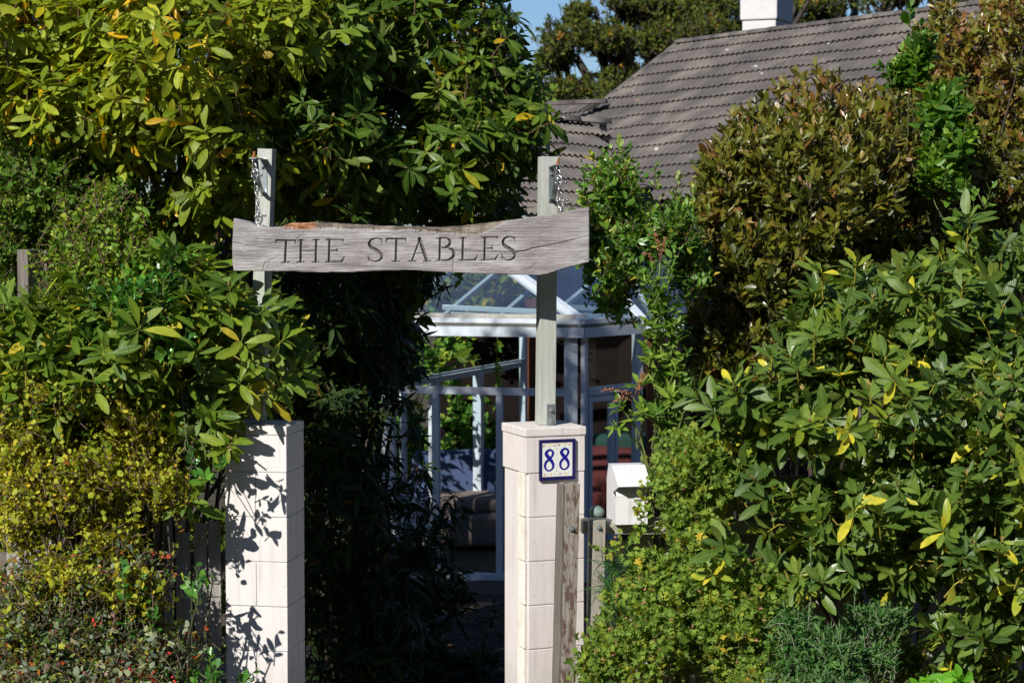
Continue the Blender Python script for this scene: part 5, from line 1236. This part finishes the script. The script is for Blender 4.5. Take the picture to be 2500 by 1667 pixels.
# scented geranium
cr, root, p, a = small_plant('scented_geranium', 'sprawling scented geranium with lobed lime green leaves growing round the letterbox', 'geranium', 38,
    [(1685, 1150, 9.0, 105, 100, .25), (1665, 1260, 8.95, 75, 80, .2), (1610, 1380, 8.9, 110, 80, .25), (1600, 1540, 8.75, 150, 140, .3), (1760, 1530, 8.75, 190, 160, .3), (1460, 1610, 8.65, 90, 80, .2), (1730, 1340, 8.95, 70, 80, .2), (1700, 1080, 9.05, 60, 55, .15), (1850, 1640, 8.7, 150, 60, .3), (1920, 1460, 8.9, 70, 90, .2), (1640, 1440, 8.75, 120, 60, .2)],
    2600, (.028, .044), (.85, 1.05), (30, 85), M_GE, M_GST, T_LOBE, 1650, 9.0, nl=8, along=.09, clump=.28, rnd=.6, up=.5, limbs=24, r0=.006, sr=.001, wob=.2, face=.25, curl=(-.2, .2), depth=(.45, 1.05), freq=7,
    extra=[(1440, 1330, 8.75, (-.6, -.5, .3)), (1500, 1320, 8.75), (1555, 1225, 8.85, (-.4, -.5, .7)), (1565, 1180, 8.9, (-.6, -.3, .6)), (1562, 1205, 8.85, (-.4, -.5, .5)), (1548, 1240, 8.83, (-.4, -.6, .4)), (1560, 1265, 8.83, (-.3, -.6, .4)), (1545, 1285, 8.82, (-.4, -.6, .3)), (1575, 1235, 8.85, (-.3, -.6, .5)), (1515, 1300, 8.8), (1400, 1590, 8.6, (-.6, -.5, .5)), (1420, 1620, 8.6, (-.5, -.5, .5))])
k = cr.r.random(len(p)) < .16; k &= p[:, 1] < np.median(p[:, 1]) + .05
pp = p[k] + nrmz(a[k]) * .012
c2 = Crown(39); c2.whorls(pp, a[k], 8, (.010, .018), (.4, .6), (15, 80), stem=0, curl=(-.2, .3)); link('spent_flowers', c2.leaf_mesh('spent_flowers', T_SMALL), M_DEAD, root)
small_plant('artemisia', 'feathery dark grey green shrub low down in front of the rhododendron', 'shrub', 40,
    [(2020, 1590, 8.55, 130, 80, .25), (2140, 1505, 8.7, 80, 35, .15), (1940, 1540, 8.6, 70, 80, .2), (2000, 1670, 8.4, 150, 40, .3), (2150, 1600, 8.6, 60, 40, .15)], 1100, (.035, .055), (.22, .3), (25, 75), M_AR, M_GTW, T_LANCE, 2030, 8.8, nl=14, along=.10, rnd=.5, clump=.3, limbs=30, r0=.006, stem=.09, st=0, sr=.0016,
    extra=[(1980, 1330, 8.5, (0, 0, 1)), (1980, 1370, 8.5, (0, 0, 1)), (1978, 1420, 8.5, (0, 0, 1)), (1976, 1470, 8.5, (0, 0, 1)), (2090, 1440, 8.5, (.1, -.1, 1)), (2200, 1480, 8.55, (.7, -.2, .4)), (1890, 1480, 8.6, (-.5, -.2, .8))])
small_plant('lime_leaved_plant', 'low plant with broad lime green leaves at the bottom right', 'plant', 41,
    [(2290, 1680, 8.5, 90, 50, .2)], 12, (.09, .14), (.5, .6), (50, 90), M_LI, M_GST, T_OVAL, 2290, 8.7, nl=6, along=.05, face=.6, limbs=6)
# fine grass beside the fence post
cr = Crown(42); b_ = base(1490, 9.0); root = empty('grass_tuft', b_, 'tuft of fine dark grass growing against the fence post', 'grass')
for (x, y) in ((1490, 1440), (1510, 1500), (1500, 1380), (1530, 1450), (1560, 1390)):
    n_ = 60; o = Pn(x, y, 8.85) + cr.r.normal(0, .02, (n_, 3)); d = nrmz(cr.r.normal(0, .6, (n_, 3)) + np.array([-.1, -.3, .5]))
    cr.leaves(o, d, np.tile([0, -.6, .6], (n_, 1)) + cr.r.normal(0, .2, (n_, 3)), cr.r.uniform(.06, .13, n_), np.full(n_, .0035), cr.r.uniform(.3, 1.0, n_), np.full(n_, .3), cr.r.random(n_) * .5)
cr.limbs(b_, [Pn(1500, 1440, 8.87), Pn(1530, 1400, 8.87)], r0=.004, r1=.002)
finish(cr, root, M_AR, T_LANCE, M_GST)
# ------------------------------------------------------------------ growth round the conservatory and the far trees
small_plant('climbing_vine', 'heart leaved creeper growing outside the conservatory side windows', 'creeper', 51,
    [(985, 1090, 21.6, 70, 170, .3), (1150, 1120, 24.2, 130, 200, .5), (1050, 860, 22.6, 140, 90, .4), (930, 1000, 21.0, 80, 260, .3), (1090, 1200, 23.0, 110, 160, .4)], 420, (.07, .13), (.75, .95), (50, 90), M_IV, M_BARK, T_HEART, 980, 22, nl=7, along=.2, face=.8, clump=.2)
cr = Crown(52); b_ = Vector((P(1212, 1300, 21.6).x, 21.6, ZS)); root = empty('trailing_vine', b_, 'single strand of bright leaves trailing down inside the conservatory window', 'vine')
lst = [(1214 + cr.r.normal(0, 4), y, 21.0, (cr.r.normal(0, .4), -.6, -.3)) for y in (838, 850, 880, 893, 905, 917, 930, 944)]
p, a = px_shoots(lst); cr.whorls(p, a, 3, (.05, .1), (.7, .9), (40, 90), stem=.02, tint=np.full(len(p), .8))
pts = [Pn(1214, y, 21.02) for y in (815, 850, 900, 950)]
for q0, q1 in zip(pts[:-1], pts[1:]): cr.seg(q0, q1, .004, .004, .3)
cr.seg(pts[-1], np.array([pts[-1][0], 21.05, ZS]), .004, .006, .5)
finish(cr, root, M_IV, T_HEART, M_GST)
small_plant('garden_shrub', 'dark shrub against the house wall beyond the gateway', 'shrub', 53,
    [(1150, 700, 23.3, 190, 75, .25), (700, 900, 20, 330, 350, 1.0), (450, 700, 21, 400, 300, 1.0), (800, 500, 24, 300, 200, 1.2)], 1500, (.12, .2), (.4, .5), (40, 85), M_MG, M_BARK, T_DIA, 640, 20.5, nl=7, along=.2)
def conifer(label, seed, blobs, n, bpx, D, tr=.35, limbs=14, group='conifers behind the roof'):
    cr = Crown(seed); b_ = Vector((P(bpx, 500, D).x, D, -.7)); root = empty('conifer_tree', b_, label, 'tree', group)
    p, a, C, Rr = cr.shell(blobs, n, depth=(.3, 1.1), up=.9, rnd=.35, clump=.55, freq=2.2, back=.45)
    cr.whorls(p, a, 13, (.09, .16), (.34, .5), (20, 85), along=.13, stem=.2, sr=.006, odd=.05, st=.7, tint=np.clip(cr.r.random(len(p)) * .9 + (cr.r.random(len(p)) < .012) * .5, 0, 1))
    k = cr.r.choice(len(p), limbs, replace=False); cr.limbs(b_, list(C) + list(p[k]), r0=tr, r1=.05, wob=.25, steps=7)
    finish(cr, root, M_CY, T_DIA, M_BARK, 'crown', 'trunk')
conifer('big olive green conifer with layered spreading branches rising behind the roof', 61,
    [(1480, 90, 46, 130, 50, 2.2), (1370, 120, 45, 60, 60, 1.2), (1350, 150, 45, 55, 35, 1.0), (1420, 35, 46, 60, 40, 1.3), (1600, 90, 46, 130, 45, 2.0), (1400, 215, 45, 95, 32, 1.6), (1540, 20, 47, 110, 60, 2.0), (1700, 60, 47, 110, 30, 1.8), (1640, 20, 47, 80, 40, 1.5), (1530, 190, 46, 80, 30, 1.5), (1760, 10, 47, 80, 40, 1.5), (1750, 75, 46, 70, 18, 1.2), (1350, 235, 45, 50, 22, 1.0), (1500, 250, 45, 110, 22, 1.4)], 5200, 1560, 46.5)
conifer('thin topped conifer showing bare trunks to the right of the chimney', 62,
    [(1990, 10, 52, 90, 30, 1.8), (1960, 60, 52, 50, 40, 1.0), (2030, -60, 52, 120, 60, 2.0), (2030, 40, 52, 35, 30, 1.0)], 1300, 2010, 52, limbs=10)
conifer('distant conifer top above the ridge near the upper right corner', 63,
    [(2190, 0, 54, 80, 20, 1.6), (2200, -80, 54, 130, 60, 2.2), (2090, 52, 54, 30, 12, .8), (2330, -10, 54, 60, 20, 1.2)], 1100, 2180, 54, limbs=10)
# ------------------------------------------------------------------ leaf litter in the gateway
cr = Crown(71); n_ = 2600; r = cr.r
x = r.uniform(-1.3, .9, n_); y = r.uniform(9.6, 17, n_); o = np.stack([x, y, gz(x, y) + .065 + r.uniform(0, .01, n_)], 1)
d = nrmz(np.stack([r.normal(0, 1, n_), r.normal(0, 1, n_), r.normal(0, .15, n_)], 1))
cr.leaves(o, d, np.tile([0, 0, 1.], (n_, 1)) + r.normal(0, .35, (n_, 3)), r.uniform(.05, .12, n_), r.uniform(.015, .035, n_), r.uniform(-.3, .5, n_), r.uniform(.1, .6, n_), r.random(n_))
m_li = m_leaf('fallen_leaf', [(0, (.05, .03, .015)), (.6, (.12, .07, .03)), (1, (.2, .13, .04))], trans=.1, rough=.7, rib=None)
o = link('fallen_leaves', cr.leaf_mesh('fallen_leaves', T_LANCE), m_li); tag(o, 'brown fallen leaves lying over the shaded path', kind='stuff')
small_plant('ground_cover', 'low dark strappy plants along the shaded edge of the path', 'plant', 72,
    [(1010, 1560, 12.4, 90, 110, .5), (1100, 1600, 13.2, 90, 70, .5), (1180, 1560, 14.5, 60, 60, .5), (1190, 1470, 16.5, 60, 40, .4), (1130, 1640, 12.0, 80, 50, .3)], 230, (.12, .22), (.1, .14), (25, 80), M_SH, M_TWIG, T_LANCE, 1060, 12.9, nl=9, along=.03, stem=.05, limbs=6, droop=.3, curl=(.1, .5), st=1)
small_plant('low_shrub', 'low shaded leafy growth under the right hand rhododendron', 'plant', 73,
    [(2250, 1610, 9.0, 200, 80, .2), (1800, 1560, 9.1, 150, 90, .2), (2450, 1640, 9.0, 120, 60, .2)], 160, (.06, .10), (.35, .45), (40, 85), M_DG, M_TWIG, T_OVAL, 2250, 9.1, nl=8, along=.1, limbs=10)
